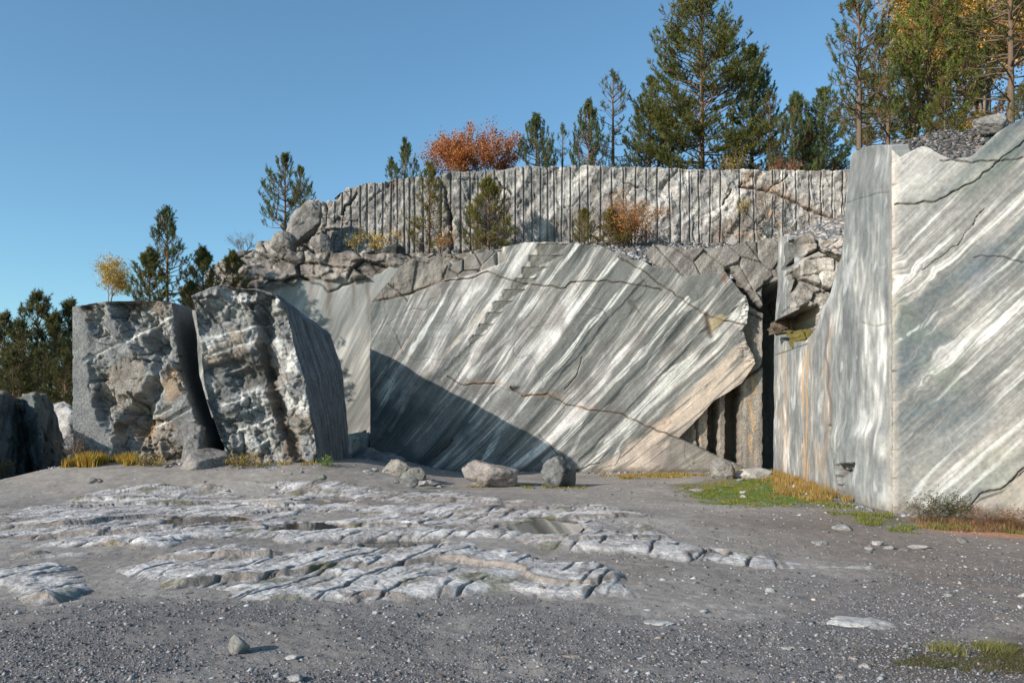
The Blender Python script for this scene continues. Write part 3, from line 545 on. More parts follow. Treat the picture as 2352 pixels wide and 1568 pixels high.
# ---- back wall with dark slots between the banded wall and the right block ----
BACKW = [(1500, 1110), (1500, 560), (1580, 572), (1680, 566), (1720, 552), (1830, 545), (1830, 1110)]
def backf(px, py, u, z, s, x, y):
    v = x-.8*z; up = sm(760, 690, py-(px-1700)*.4)
    n = .5*noise(x*2.2, z*.25, k=601)+.35*noise(x*6, z*.5, k=602)+.2*fbm(x*3, z*3, k=603); c = ramp(n, [(-.6, (.12, .10, .085)), (0, (.23, .205, .18)), (.5, (.40, .36, .31))])
    nu = .5*noise(v*2.5, (x+z)*.3, k=604)+.4*noise(v*7, x+z, k=605); cu = ramp(nu, [(-.6, (.13, .12, .115)), (0, (.24, .225, .21)), (.5, (.40, .375, .35))]); c = mixc(c, cu, up)
    p1, e1, _ = plates(x*1.1+.7*z, z*.9, 606); disp = -.05+.03*fbm(x*2, z*1, k=607)+up*(.16*p1-.10*np.exp(-(e1/.04)**2))
    for x0, x1, y0 in [(1628, 1652, 925), (1668, 1700, 890)]:
        e = 3*noise(py/16, py*0+x0, k=608); m_ = sm(-2, 3, px-x0-e)*sm(2, -3, px-x1-e)*sm(y0-20, y0+10, py)*(py < 1064); disp = disp-.9*m_; c = mixc(c, (.10, .068, .045), m_*.7)
    g, t = crack(px, py, [(1600, 960), (1605, 1040)], 3, 61, 4); disp = disp-.3*g
    m_ = sm(1753, 1758, px+3*noise(py/30, py*0, k=609))*sm(640, 690, py); disp = disp-2.2*m_; c = mixc(c, (.05, .042, .038), m_*.75)
    g, t = crack(px, py, [(1676, 620), (1700, 655), (1735, 700), (1760, 712)], 6, 62, 5); disp = disp-.5*g; c = mixc(c, (.05, .04, .03), g*.8)
    g, t = crack(px, py, [(1700, 880), (1712, 868), (1740, 850), (1762, 830)], 3, 63, 3); disp = disp-.2*g; c = mixc(c, (.05, .04, .03), g*.7)
    wd_ = np.exp(-((px-1728)/9)**2)*sm(820, 900, py)*sm(-.2, .3, noise(x*6, z*1.4, k=610)); c = mixc(c, (.58, .38, .20), wd_*.7)
    wd_ = sm(1600, 1612, px)*sm(1650, 1640, px)*sm(940, 980, py)*sm(0, .4, noise(x*7, z*3, k=611)); c = mixc(c, (.56, .36, .20), wd_*.6)
    return disp, c
o = slab('quarry_back_wall', (6, 30.35), (14, 30.35), BACKW, .03, backf, 3.2, .05, M_ROUGH); thing(o, 'stained brown back wall with dark upright slots between the banded wall and the right block', 'rock wall')
# ---- the tall block at the right: long face and front face ----
CA, CB = (7.10, 15.0), (9.62, 29.6); RB = (7.10+1.6*3, 15.0-.55*3)
LEFTF = [(2048.5, 1215), (2048.5, 347), (2044, 334), (2000, 334), (1968, 340), (1950, 350), (1943, 372), (1938, 400), (1932, 440), (1926, 520), (1920, 590), (1905, 630), (1896, 680), (1880, 710), (1867, 760), (1848, 783), (1806, 786), (1786, 772), (1786, 745), (1812, 716), (1816, 640), (1816, 590), (1812, 548), (1800, 541), (1780, 548), (1777, 700), (1776, 1120), (1900, 1160)]
ROUGHP = [(1816, 535), (1935, 520), (1920, 590), (1905, 640), (1888, 690), (1872, 730), (1858, 765), (1838, 785), (1806, 790), (1784, 772), (1784, 745), (1816, 712)]
def leftface(px, py, u, z, s, x, y):
    v = y+.10*fbm(y*.6, z*.4, k=701); n = .42*noise(v*.4, z*.22, k=702)+.45*noise(v*1.1+.4*noise(v*.8, z*.9, k=704), z*.38, k=703)+.42*noise(v*2.7+.5*noise(v*1.2, z*1.3, k=704), z*.8, k=705)+.30*noise(v*6, z*2.2, k=706)
    c = ramp(n, [(-.9, (.19, .20, .205)), (-.4, (.26, .272, .276)), (0, (.325, .335, .335)), (.3, (.41, .41, .40)), (.55, (.56, .555, .54)), (.8, (.72, .715, .70))])
    c = c*(1+.10*fbm(v*.5, z*.3, k=707)+.06*fbm(v*3, z*3, o=3, k=721))[:, None]
    c = mixc(c, (.62, .63, .63), sm(.28, .5, fbm(v*.8+.5*z, z*.7, o=5, k=722))*.5); c = mixc(c, (.21, .22, .225), sm(.25, .5, fbm(v*.7, z*.6, o=5, k=724))*.5); c = c*(1+.16*fbm(v*4, z*4, o=3, k=725))[:, None]
    # rust and honey runs
    for sx, w_, y0, a in [(1848, 8, 790, .55), (1852, 4, 760, .5), (1892, 5, 800, .35), (1880, 7, 980, .3), (1800, 9, 780, .3), (1905, 3, 700, .3)]:
        g = np.exp(-((px-sx-5*noise(py/70, py*0, k=sx))/w_)**2)*sm(y0, y0+60, py)*sm(-.45, .2, noise(v*3, z*.9, k=708)); c = mixc(c, (.60, .40, .22), g*a)
    g = np.exp(-((px-1893-6*noise(py/60, py*0, k=2)-(py-740)*.07)/3.5)**2)*sm(680, 760, py)*sm(1120, 900, py); c = mixc(c, (.20, .15, .14), g*.6)
    g = np.exp(-((px-1868)/6)**2)*sm(690, 740, py); c = mixc(c, (.25, .20, .18), g*.25)
    og = np.exp(-((px-2047)/7)**2)*sm(340, 420, py); c = mixc(c, (.52, .44, .37), og*.35)
    tp = sm(470, 380, py); c = mixc(c, (.25, .245, .235), tp*.45*sm(-.4, .3, noise(v*2, z*.5, k=709)))
    disp = .03*fbm(v*.5, z*.6, o=4, k=710)+.02*facets(v*.3, z*.5, 730, 3)+.004*fbm(v*5, z*5, k=711)
    disp = disp-.06*sm(430, 350, py)*(1+2.2*noise(v*1.8, z*.6, k=719))
    # shallow steps of the face
    disp = disp-.10*sm(1938, 1932, px+3*noise(py/40, py*0, k=712)+(py-600)*.02)*sm(820, 640, py)
    bot = sm(1905, 1915, px-(py-1000)*.14+3*noise(py/25, py*0, k=713)); lw = sm(960, 1010, py); disp = disp+.10*bot*lw
    g, t = crack(px, py, [(1905, 980), (1918, 1040), (1926, 1070), (1932, 1140)], 3.0, 70, 3); disp = disp-.18*g; c = mixc(c, (.07, .06, .055), g*.6)
    nt_ = sm(3, -3, sdpoly(px, py, [(1920, 1068), (1972, 1064), (1968, 1078), (1950, 1090), (1948, 1145), (1936, 1150), (1930, 1090)])); pl, pe, _ = plates(y*3.5, z*2, 714); disp = disp-nt_*(.22+.25*pl); c = mixc(c, (.20, .185, .17), nt_*.6)
    for i, (pts, wd) in enumerate([([(1780, 815), (1825, 800), (1852, 790)], 1.3), ([(1790, 720), (1800, 710), (1816, 700)], 1.4), ([(1935, 470), (1975, 455), (2040, 440)], .9), ([(1980, 742), (2010, 750), (2045, 740)], .9), ([(2000, 690), (1990, 820), (1985, 900)], .8), ([(1838, 1000), (1842, 1050)], 1.2)]):
        g, t = crack(px, py, pts, wd, 71+i, 2); disp = disp-.03*g; c = mixc(c, (.12, .105, .09), g*.6)
    # broken pocket in the upper part
    rg = 0*px; p1, e1, i1 = plates(y*.42+.5*z, z*1.1, 717); p2, e2, i2 = plates(y*1.0+1.1*z, z*2.5, 718)
    rc = ramp(.5*fbm(y*.8, z*2, o=4, k=719)+.6*(i1-.5), [(-.6, (.14, .135, .13)), (0, (.25, .24, .23)), (.5, (.46, .44, .42))]); c = mixc(c, rc, rg)
    disp = disp+rg*(-.65-.8*sm(560, 700, py)+.65*p1+.25*p2-.2*np.exp(-(e1/.05)**2)-.08*np.exp(-(e2/.05)**2)+.12*fbm(y*1.5, z*3, k=723)); c = mixc(c, (.06, .055, .05), rg*np.exp(-(e1/.06)**2)*.6)
    hl = 0*sm(4, -5, sdpoly(px, py, [(1800, 735), (1838, 712), (1872, 706), (1876, 730), (1862, 765), (1845, 785), (1812, 790), (1786, 770)])); disp = disp-hl*1.4; c = mixc(c, (.10, .08, .055), hl*.9)
    bl = 0*sm(4, -4, sdpoly(px, py, [(1812, 548), (1835, 538), (1846, 560), (1842, 585), (1825, 605), (1812, 615)])); disp = disp-bl*.5; c = mixc(c, (.13, .14, .14), bl*.8)
    ms = 0*sm(5, -5, sdpoly(px, py, [(1800, 765), (1830, 755), (1862, 758), (1850, 785), (1815, 792)])); c = mixc(c, (.15, .12, .03), ms*.9); disp = disp+ms*.9
    disp = disp*sm(0, .9, u)-.012-.13*(1-sm(0, .22, u))*np.maximum(0, noise(z*5, z*0+1, k=726)+.5*noise(z*14, z*0, k=727)-.12)
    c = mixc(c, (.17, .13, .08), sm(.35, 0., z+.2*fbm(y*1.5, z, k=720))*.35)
    return disp, gam(c, 1.45, .62)
rt = root('marble_block', (CA[0], CA[1], 0)); thing(rt, 'huge pale marble block at the right with streaked side and swirled grey front', 'rock wall')
def inplace(o, r):
    o.parent = r; o.matrix_parent_inverse = Matrix.Translation(r.location).inverted(); return o
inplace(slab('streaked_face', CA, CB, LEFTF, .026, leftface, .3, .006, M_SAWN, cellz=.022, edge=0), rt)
RIGHTF = [(2050, 1230), (2049, 340), (2056, 350), (2068, 362), (2085, 352), (2118, 336), (2135, 339), (2150, 348), (2166, 357), (2190, 366), (2228, 360), (2244, 348), (2262, 331), (2290, 304), (2318, 287), (2352, 272), (2420, 245), (2560, 215), (2760, 180), (2760, 1290)]
RCR = [([(2352, 1075), (2330, 1100), (2300, 1125), (2262, 1130), (2240, 1148), (2220, 1170)], 2.4), ([(2055, 470), (2150, 462), (2240, 415), (2290, 372)], 1.5), ([(2160, 366), (2215, 372), (2290, 368), (2352, 362)], 1.3), ([(2290, 372), (2400, 290)], 1.2), ([(2240, 590), (2300, 588), (2352, 605)], .9), ([(2120, 620), (2200, 560), (2260, 480)], .8)]
def rightface(px, py, u, z, s, x, y):
    sw = (sm(1.3, .3, u)*.22+.02)*sm(5.2, 4.3, z)*sm(1.6, 2.6, z)+.012
    wx = sw*fbm(u*.8, z*.8, o=4, k=801)*2.0; wz = sw*fbm(u*.8+7, z*.8, o=4, k=802)*2.0; th = R(45); uu = u+wx; zz = z+wz
    v = uu*math.sin(th)-zz*math.cos(th)+.10*(u-1)**2*0; al = uu*math.cos(th)+zz*math.sin(th)
    n = .5*noise(v*1.0, al*.14, k=803)+.42*noise(v*2.9, al*.22, k=804)+.33*noise(v*7.5, al*.4, k=805)+.22*noise(v*17, al*.9, k=806)+.2*noise(v*32, al*.9, k=807)+.14*noise(v*60, al*1.8, k=817)
    c = ramp(n, [(-.9, (.09, .11, .135)), (-.5, (.14, .165, .185)), (-.15, (.205, .22, .222)), (.15, (.265, .264, .256)), (.40, (.37, .362, .352)), (.66, (.60, .59, .575))])
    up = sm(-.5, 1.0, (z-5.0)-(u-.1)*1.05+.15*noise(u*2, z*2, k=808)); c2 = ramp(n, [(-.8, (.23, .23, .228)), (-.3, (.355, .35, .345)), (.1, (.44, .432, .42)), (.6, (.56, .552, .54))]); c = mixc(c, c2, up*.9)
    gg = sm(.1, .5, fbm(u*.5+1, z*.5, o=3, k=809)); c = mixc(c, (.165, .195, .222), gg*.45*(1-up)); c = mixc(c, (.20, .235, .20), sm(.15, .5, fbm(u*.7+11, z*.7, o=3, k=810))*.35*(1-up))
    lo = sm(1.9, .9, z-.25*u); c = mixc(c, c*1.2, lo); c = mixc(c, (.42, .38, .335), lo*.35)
    sp = fbm(u*9, z*9, o=3, k=811); c = c*(1+.14*sp+.12*fbm(v*5, al*.8, o=4, k=819)+.10*fbm(u*2.2, z*2.2, o=4, k=818))[:, None]
    for i, (pts, wd) in enumerate([([(2420, 800), (2352, 862), (2250, 960), (2150, 1070), (2090, 1150)], 9), ([(2420, 905), (2352, 965), (2240, 1060), (2130, 1165)], 13), ([(2420, 690), (2320, 775), (2200, 868), (2075, 1010)], 5), ([(2420, 500), (2300, 620), (2180, 700), (2060, 790)], 4), ([(2420, 610), (2300, 700), (2180, 810), (2100, 905)], 3), ([(2352, 1010), (2260, 1090), (2180, 1165)], 6)]):
        d, t = dline(px+6*noise(px/70, py/70, k=830+i)+1.5*noise(px/14, py/14, k=831+i), py+6*noise(px/70, py/70, k=840+i), pts); w_ = wd*(.75+.7*noise(t*8, t*0, k=850+i)); c = mixc(c, WHITE, sm(w_*1.5+2, w_*.1, d)*(.08+.55*sm(-.25, .35, noise(v*12, al*.3, k=860+i)+.5*noise(v*34, al, k=861+i))))
    og = sm(.16, .02, u+.06*noise(z*3, z*0, k=812)); c = mixc(c, (.50, .45, .40), og*.4)
    # long curved scratches at the foot
    for i in range(5):
        rr = np.random.RandomState(820+i); a0 = rr.uniform(2080, 2300); b0 = rr.uniform(960, 1130); ang = rr.choice([-.9, -.5, .6, .9]); L = rr.uniform(40, 110)
        d, t = dline(px+6*np.sin(py/40), py, [(a0, b0), (a0+L*math.cos(ang), b0+L*math.sin(ang))]); c = mixc(c, (.60, .59, .57), np.exp(-(d/.8)**2)*.28)
    disp = .012*fbm(u*1.2, z*1.2, o=4, k=813)
    disp = disp+.02*sm(.5, .1, u)*sm(0, .03, u)+.022*facets(u*.5, z*.5, 870, 4)*sm(0, .5, u)-.10*(1-sm(0, .12, u))*np.maximum(0, noise(z*4, z*0+3, k=871)+.5*noise(z*13, z*0, k=872)-.15)
    for i, (pts, wd) in enumerate(RCR):
        g, t = crack(px, py, pts, wd, 80+i, 4); disp = disp-.05*g; c = mixc(c, (.075, .065, .055), g*.75)
    lr = sm(3, -6, sdpoly(px, py, [(2352, 1078), (2300, 1128), (2240, 1150), (2180, 1230), (2700, 1290), (2700, 1000)])); disp = disp-.04*lr+.05*lr*noise(v*3, al*.7, k=815); c = mixc(c, (.42, .375, .33), lr*.4)
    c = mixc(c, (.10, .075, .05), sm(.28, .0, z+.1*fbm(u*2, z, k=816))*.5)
    return disp, gam(c, 1.55, .50)
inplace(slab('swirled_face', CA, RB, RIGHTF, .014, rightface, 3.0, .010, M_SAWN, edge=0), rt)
# ---- leaning blocks on the left ----
def block(name, fr, bk, Yf, Yb, vox, fn, label):
    V, Fc = loft(fr, bk, Yf, Yb); V, N, Fs = remeshed(name, V, Fc, vox); x, y, z = V.T; px = CX+F*x/y; py = HY-F*(z-CZ)/y
    d, c = fn(x, y, z, px, py, N); ff = faceN(N)[:, None]; N = N*(1-ff)+np.array([[0., -1, 0]])*ff; o = mesh(name, V+N*d[:, None], Fs, M_ROUGH, None, gam(c, 1.2, .4), False); return thing(o, label, 'stone block', 'leaning quarried blocks at the left')
def rockcol(x, y, z, k, blue=.5):
    kk = {910: 901, 930: 921}.get(k, k); pe2 = plates(x*1.6+.5*z+.1*noise(x*3, z*3), z*1.9, kk+6)[1]; ck = np.exp(-(pe2/.04)**2)*(y < 24.6)
    t = .36*fbm(x*.9, y*.9, z*.9, o=4, k=k)+.36*fbm(x*3.5, y*3.5, z*3.5, o=4, k=k+1)+.20*facets(x*2+z, z*2-y, k+60, 4)
    c = ramp(t, [(-.6, (.12, .125, .13)), (-.15, (.225, .232, .235)), (.15, (.33, .333, .33)), (.5, (.52, .52, .51))]); c = mixc(c, (.07, .07, .07), ck*.6); br = sm(.12, .42, fbm(x*.7+3, y*.7, z*.7, o=3, k=k+2)); return mixc(c, (.26, .205, .155), br*.55)
def craggy(x, y, z, k):
    pe2 = plates(x*1.6+.5*z+.1*noise(x*3, z*3), z*1.9, k+6)[1]; pe3 = plates(x*4.2+1.3*z, z*4.6, k+7)
    return -.07*np.exp(-(pe2/.045)**2)+.035*pe3[0]-.02*np.exp(-(pe3[1]/.07)**2)+.62*facets(x*.62+.25*z, z*.62-.2*y, k, 6, .56, .12)*.62+.26*plates(x*.75+.2*z, z*.8+.2*y, k+5)[0]+.02*fbm(x*9, y*9, z*9, o=2, k=k+50), plates(x*.75+.2*z, z*.8+.2*y, k+5)[1]
    o = 0; e = None
    wx = x+.12*fbm(x*1.5, y*1.5, z*1.5, o=2, k=k+40); wz = z+.12*fbm(x*1.5+9, y*1.5, z*1.5, o=2, k=k+41)
    for i, (f, a) in enumerate([(.75, .50), (1.7, .24), (3.8, .12), (8.0, .055)]):
        p, e_, _ = plates(wx*f+.3*z*f, wz*f, k+i*10, y*f); o = o+a*p-(.22*a)*np.exp(-(e_/.05)**2)
        if i == 0: e = e_
    return o+.04*fbm(x*9, y*9, z*9, o=3, k=k+50), e
def faceN(N): return sm(-.45, -.8, N[:, 1])
def groove(px, py, lines, wpx):
    g = np.zeros_like(px)
    for pts in lines: g = np.maximum(g, np.exp(-(dline(px, py, pts)[0]/wpx)**2))
    return g
def blockA(x, y, z, px, py, N):
    f = faceN(N); rt_ = sm(.4, .75, N[:, 0]); flat = sm(6, -6, sdpoly(px+10*fbm(px/30, py/30, k=5), py+10*fbm(px/30, py/30, k=6), [(160, 700), (185, 700), (205, 770), (207, 860), (225, 960), (262, 1010), (275, 1110), (160, 1110)]))
    flat2 = sm(3, -3, sdpoly(px, py, [(170, 690), (340, 694), (330, 712), (250, 718), (215, 735), (180, 740)])); flat = np.maximum(flat, flat2*.0)
    low = sm(3, -3, sdpoly(px, py, [(195, 828), (395, 728), (420, 900), (300, 800), (230, 850)])); am = 1-flat
    tex, e1 = craggy(x, y, z, 901); tex = np.minimum(tex*1.1+.06, .17+.03*noise(x*3, z*3, k=907))
    d = f*am*(tex-.05)+(1-f)*.015*fbm(x*2, y*2, z*2, k=905)+f*flat*.04
    above = sm(-3, 3, (py-(830-(px-195)*.50)))           # above or below the long drill line
    d = d-f*am*.12*(1-above)*(px < 400)
    hol = sm(8, -12, sdpoly(px+7*noise(px/18, py/18, k=906), py+7*noise(px/18, py/18, k=907), [(268, 1045), (262, 985), (290, 940), (330, 905), (345, 870), (365, 865), (372, 900), (350, 950), (330, 990), (310, 1050)])); d = d-f*hol*.55
    hol = sm(6, -8, sdpoly(px+5*noise(px/14, py/14, k=908), py, [(345, 735), (372, 770), (385, 830), (360, 860), (345, 810)])); d = d-f*hol*.22
    g = groove(px, py, [[(196, 826), (300, 775), (396, 722)], [(345, 960), (395, 935)], [(352, 982), (408, 955)], [(400, 958), (440, 936)], [(420, 990), (462, 968)], [(430, 1012), (465, 992)]], 3.6)
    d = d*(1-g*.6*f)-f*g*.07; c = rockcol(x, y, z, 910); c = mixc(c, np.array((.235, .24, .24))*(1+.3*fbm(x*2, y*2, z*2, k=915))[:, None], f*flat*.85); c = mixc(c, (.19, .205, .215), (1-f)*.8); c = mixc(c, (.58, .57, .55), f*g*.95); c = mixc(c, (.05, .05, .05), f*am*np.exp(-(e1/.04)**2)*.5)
    tan = sm(8, -8, sdpoly(px+6*noise(px/20, py/20, k=911), py, [(375, 850), (405, 845), (425, 880), (425, 905), (390, 925), (375, 890)])); c = mixc(c, (.36, .265, .18), f*tan*.7)
    tan = sm(6, -6, sdpoly(px, py, [(230, 860), (330, 800), (345, 900), (290, 930), (235, 960)])); c = mixc(c, (.30, .25, .20), f*tan*.45); tan = np.exp(-((px-330)**2/160+(py-990)**2/300)); c = mixc(c, (.42, .27, .14), f*tan*.8)
    return d, c
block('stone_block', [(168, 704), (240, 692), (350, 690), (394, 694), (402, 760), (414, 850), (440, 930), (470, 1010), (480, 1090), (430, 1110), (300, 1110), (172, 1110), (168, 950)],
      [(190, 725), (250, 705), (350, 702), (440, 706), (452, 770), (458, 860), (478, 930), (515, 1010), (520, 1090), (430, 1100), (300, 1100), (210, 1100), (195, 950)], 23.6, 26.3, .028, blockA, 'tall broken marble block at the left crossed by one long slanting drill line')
def blockB(x, y, z, px, py, N):
    f = faceN(N); side = sm(.35, .7, N[:, 0]); tex, e1 = craggy(x, y, z, 921); tex = np.minimum(tex*1.0, .13+.03*noise(x*3, z*3, k=908))
    split = np.interp(py, [660, 720, 780, 860, 940, 1000, 1060], [590, 592, 588, 602, 622, 650, 675]); rr_ = sm(-5, 6, px-split+7*noise(py/25, px/40, k=925))
    lines = [[(500, 771), (560, 755), (625, 738)], [(486, 812), (540, 795), (592, 780)], [(490, 860), (530, 850), (556, 840)], [(508, 930), (570, 908), (640, 888)], [(515, 958), (570, 940), (625, 918)], [(540, 990), (590, 975), (620, 960)], [(575, 1030), (618, 1008)], [(470, 775), (500, 771)]]
    g = groove(px, py, lines, 3.4)*(1-rr_*.5)*sm(-.6, -.1, noise(px/20, py/20, k=929)); calm = np.exp(-(dline(px, py, [(480, 820), (600, 775)])[0]/60)**2)
    d = f*(tex*(1-.45*calm)-rr_*(.28+.18*sm(700, 760, py)-.42*sm(14, 50, px-split))*sm(1060, 960, py))+(1-f)*.02*fbm(x*2, y*2, z*2, k=926)
    st = noise((y*.9+z*.22)*6, z*.35, k=927)+.6*noise((y*.9+z*.22)*15, z*.8, k=928); d = d+side*(1-f)*.03*st; d = d*(1-g*.6*f)-f*g*.07
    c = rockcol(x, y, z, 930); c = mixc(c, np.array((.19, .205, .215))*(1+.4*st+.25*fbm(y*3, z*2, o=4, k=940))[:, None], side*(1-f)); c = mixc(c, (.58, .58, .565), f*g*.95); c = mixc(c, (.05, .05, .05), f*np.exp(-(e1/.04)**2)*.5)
    bm_ = np.exp(-((px-split-8)/14)**2)*sm(740, 800, py); c = mixc(c, (.17, .115, .075), f*bm_*.7); wh = sm(.0, .35, fbm(x*1.5, y, z*1.5, o=3, k=931))*sm(20, 50, px-split)*sm(1020, 900, py); c = mixc(c, (.58, .58, .57), f*wh*.85)
    dk = sm(6, -10, sdpoly(px+7*noise(px/18, py/18, k=932), py, [(470, 840), (550, 815), (600, 800), (620, 870), (560, 900), (500, 925)])); c = mixc(c, (.10, .11, .11), f*dk*.7); d = d-f*dk*.13
    tp = sm(735, 690, py); d = d+f*tp*.28*facets(x*1.2, z*1.2, 933, 4)+(1-f)*sm(.5, .8, N[:, 2])*.07*facets(x*1.1, y*1.1, 934, 4)
    return d, c
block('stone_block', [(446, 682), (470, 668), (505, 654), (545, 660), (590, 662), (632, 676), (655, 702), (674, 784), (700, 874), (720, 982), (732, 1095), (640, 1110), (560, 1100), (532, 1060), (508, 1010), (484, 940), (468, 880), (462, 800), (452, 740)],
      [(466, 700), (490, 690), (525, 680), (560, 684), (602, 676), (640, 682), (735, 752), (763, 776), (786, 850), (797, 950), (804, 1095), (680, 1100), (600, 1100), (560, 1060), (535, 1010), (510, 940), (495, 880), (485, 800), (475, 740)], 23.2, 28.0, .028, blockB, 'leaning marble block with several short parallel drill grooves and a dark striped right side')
# ---- dark slabs at the far left ----
def blockC(kk):
    def fn(x, y, z, px, py, N):
        st = noise((x*1.4+y-.4*z)*4, z*.4, k=kk)+.5*noise((x*1.4+y-.4*z)*11, z*.8, k=kk+1); c = np.array((.17, .19, .19))*(1+.5*st)[:, None]; top = sm(.3, .7, N[:, 2]); c = mixc(c, (.26, .21, .15), top*.5)
        p1, e1, _ = plates(x*1.5, z*1.5, kk+2, y*1.5); return .12*p1+.03*fbm(x*3, y*3, z*3, o=4, k=kk+3)*1.0+.02*st, c
    return fn
block('stone_slab', [(-60, 905), (18, 902), (30, 915), (62, 1000), (95, 1100), (-60, 1130)], [(-110, 905), (-12, 902), (5, 915), (40, 1000), (75, 1100), (-110, 1130)], [21.5, 25, 25.5, 26.4, 27.2, 21.5], [22.2, 26, 26.4, 27.2, 28, 22.2], .05, blockC(940), 'dark leaning slab at the left edge, first from the frame border')
block('stone_slab', [(78, 906), (106, 906), (128, 950), (150, 1040), (158, 1100), (104, 1110), (92, 1000)], [(50, 906), (80, 906), (106, 950), (128, 1040), (135, 1100), (84, 1110), (66, 1000)], [24.4, 26.2, 26.8, 27.4, 27.6, 24.4, 24.4], [25.4, 27.2, 27.8, 28.4, 28.6, 25.4, 25.4], .05, blockC(950), 'narrow dark slab leaning left of the tall broken block')
block('stone_slab', [(38, 915), (60, 905), (92, 908), (100, 960), (60, 955)], [(45, 960), (70, 950), (96, 952), (100, 1090), (50, 1090)], 25.4, 26.8, .05, blockC(960), 'brown capped wedge of rock between two dark slabs at the left edge')
# ---- boulder-like pieces ----
def boulder(name, px, py, Y, size, seed, label, tint=(.27, .26, .245), cat='boulder', group=None, rz=0, sub=5, rough=.05, planes=14, fz=None, tilt=(0, 0), tvar=.4):
    """px, py: foot of the stone in the design frame at distance Y; size: half extents"""
    V, Fc, C = shape_rock(seed, size, planes, sub, rough, tint, tvar); p = P(px, py, Y); o = mesh(name, V, [Fc], M_STONE, None, C, False if planes > 0 and sub < 4 else True)
    o.rotation_euler = (tilt[0], tilt[1], rz); zg = p[2] if fz is None else fz; o.location = (p[0], p[1], zg+size[2]*.62)
    return thing(o, label, cat, group)
boulder('boulder', 130, 985, 31, (1.25, 1.0, 1.25), 3, 'whitish broken boulder behind the dark slabs at the left', (.50, .48, .46), fz=.4)
boulder('boulder', 150, 1010, 30, (.9, .8, .9), 8, 'crumbly pale boulder piece beside the tall broken block foot', (.40, .36, .33), fz=.1)
boulder('boulder', 1128, 1108, 22.5, (.88, .55, .50), 15, 'big rounded brownish grey boulder before the shaded foot of the banded wall', (.34, .30, .275), rz=.2, fz=-.02)
boulder('boulder', 1290, 1112, 22.6, (.60, .45, .50), 22, 'dark veined pointed boulder with moss beside it, right of the big brownish one', (.17, .172, .172), rz=.8, fz=-.04, tvar=1.0)
boulder('boulder', 1656, 1098, 25.5, (.38, .34, .36), 31, 'small round grey boulder beside the long pale stone', (.25, .235, .215), fz=0)
boulder('boulder', 1728, 1092, 25.8, (.72, .34, .24), 37, 'long low pale stone lying at the foot of the dark gap', (.50, .47, .43), fz=.0)
boulder('boulder', 468, 1068, 22.2, (.62, .42, .40), 41, 'tilted wedge of rock fallen at the foot of the two leaning blocks', (.30, .275, .255), rz=.5, fz=.35, tilt=(.2, -.45), planes=10)
boulder('boulder', 440, 985, 23.5, (.38, .3, .4), 44, 'cracked block lodged low in the gap between the leaning blocks', (.24, .23, .225), fz=1.1, planes=10)
boulder('boulder', 446, 1030, 23.3, (.42, .35, .4), 45, 'squared rock piece with drill marks resting under the gap', (.23, .22, .215), fz=.6, planes=9)
boulder('boulder', 948, 1092, 22.6, (.42, .36, .36), 51, 'greyish mossy boulder at the right end of the dirt bank', (.24, .235, .21), fz=-.05)
boulder('boulder', 915, 1070, 23.0, (.50, .4, .30), 52, 'earth covered stone on the end of the dirt bank', (.30, .275, .245), fz=.22)
boulder('boulder', 988, 1112, 22, (.30, .24, .16), 53, 'flat pale stone before the shaded wall foot', (.36, .33, .30), fz=-.02)
boulder('boulder', 820, 1000, 31.5, (.62, .6, .75), 57, 'pale broken boulder at the foot of the recessed wall', (.50, .47, .43), fz=.35)
boulder('boulder', 868, 1062, 26.5, (.95, .7, .45), 58, 'shaded dark boulder between the leaning block and banded wall', (.20, .20, .20), fz=.0)
boulder('boulder', 836, 1062, 27.5, (.8, .6, .55), 59, 'dark rock heap piece behind the striped block side', (.17, .17, .17), fz=.0)
UB = [(702, 545, 34.4, (.75, .6, .95), 61, 'tall leaning boulder with a dark notch on the shoulder top', (.25, .24, .23), (0, .5)), (742, 585, 34.3, (.5, .5, .5), 62, 'squat boulder wedged under the tall leaning one', (.24, .225, .21), (.2, 0)), (655, 580, 34.3, (.55, .5, .5), 63, 'blocky grey boulder at the left foot of the tall leaning boulder', (.27, .255, .24), (0, .3)),
      (575, 655, 33.4, (.9, .5, .5), 64, 'slanted pinkish boulder above the leaning blocks', (.33, .30, .28), (0, -.4)), (905, 590, 33.5, (.42, .4, .3), 66, 'dark shaded stone on the ledge below the yellow sapling', (.10, .10, .10), (0, 0)), (2275, 300, 17.4, (.32, .25, .2), 70, 'low grey boulder on the rim at the top of the right block', (.30, .29, .28), (0, 0))]
for px, py, Y, s, sd, lb, tn, tl in UB: boulder('boulder', px, py, Y, s, sd, lb, tn, tilt=tl, planes=8, rough=.02)
# broken rock filling the notch in the side of the right block, with a hollow below
rk = rocky(450, .08, 7.2, .30, .16, 1.55, .5)
def notch(px, py, u, z, s, x, y):
    d, c = rk(px, py, u, z, s, x, y); bl = sm(4, -4, sdpoly(px+3*noise(px/9, py/9, k=2), py, [(1812, 550), (1835, 538), (1850, 560), (1846, 590), (1828, 610), (1808, 620)])); c = mixc(c, (.12, .13, .13), bl*.85); d = d-.5*bl
    hl = sm(4, -4, sdpoly(px+4*noise(px/9, py/9, k=3), py+4*noise(px/9, py/9, k=4), [(1780, 735), (1815, 722), (1850, 706), (1880, 704), (1880, 800), (1780, 800)])); d = d-2.0*hl; c = mixc(c, (.09, .065, .04), hl*.85)
    ms = sm(4, -5, sdpoly(px+4*noise(px/9, py/9, k=6), py+4*noise(px/9, py/9, k=5), [(1795, 768), (1815, 752), (1830, 758), (1850, 750), (1880, 760), (1880, 820), (1790, 820)])); d = d+1.9*ms; c = mixc(c, (.15, .125, .03), ms*.9); return d, c
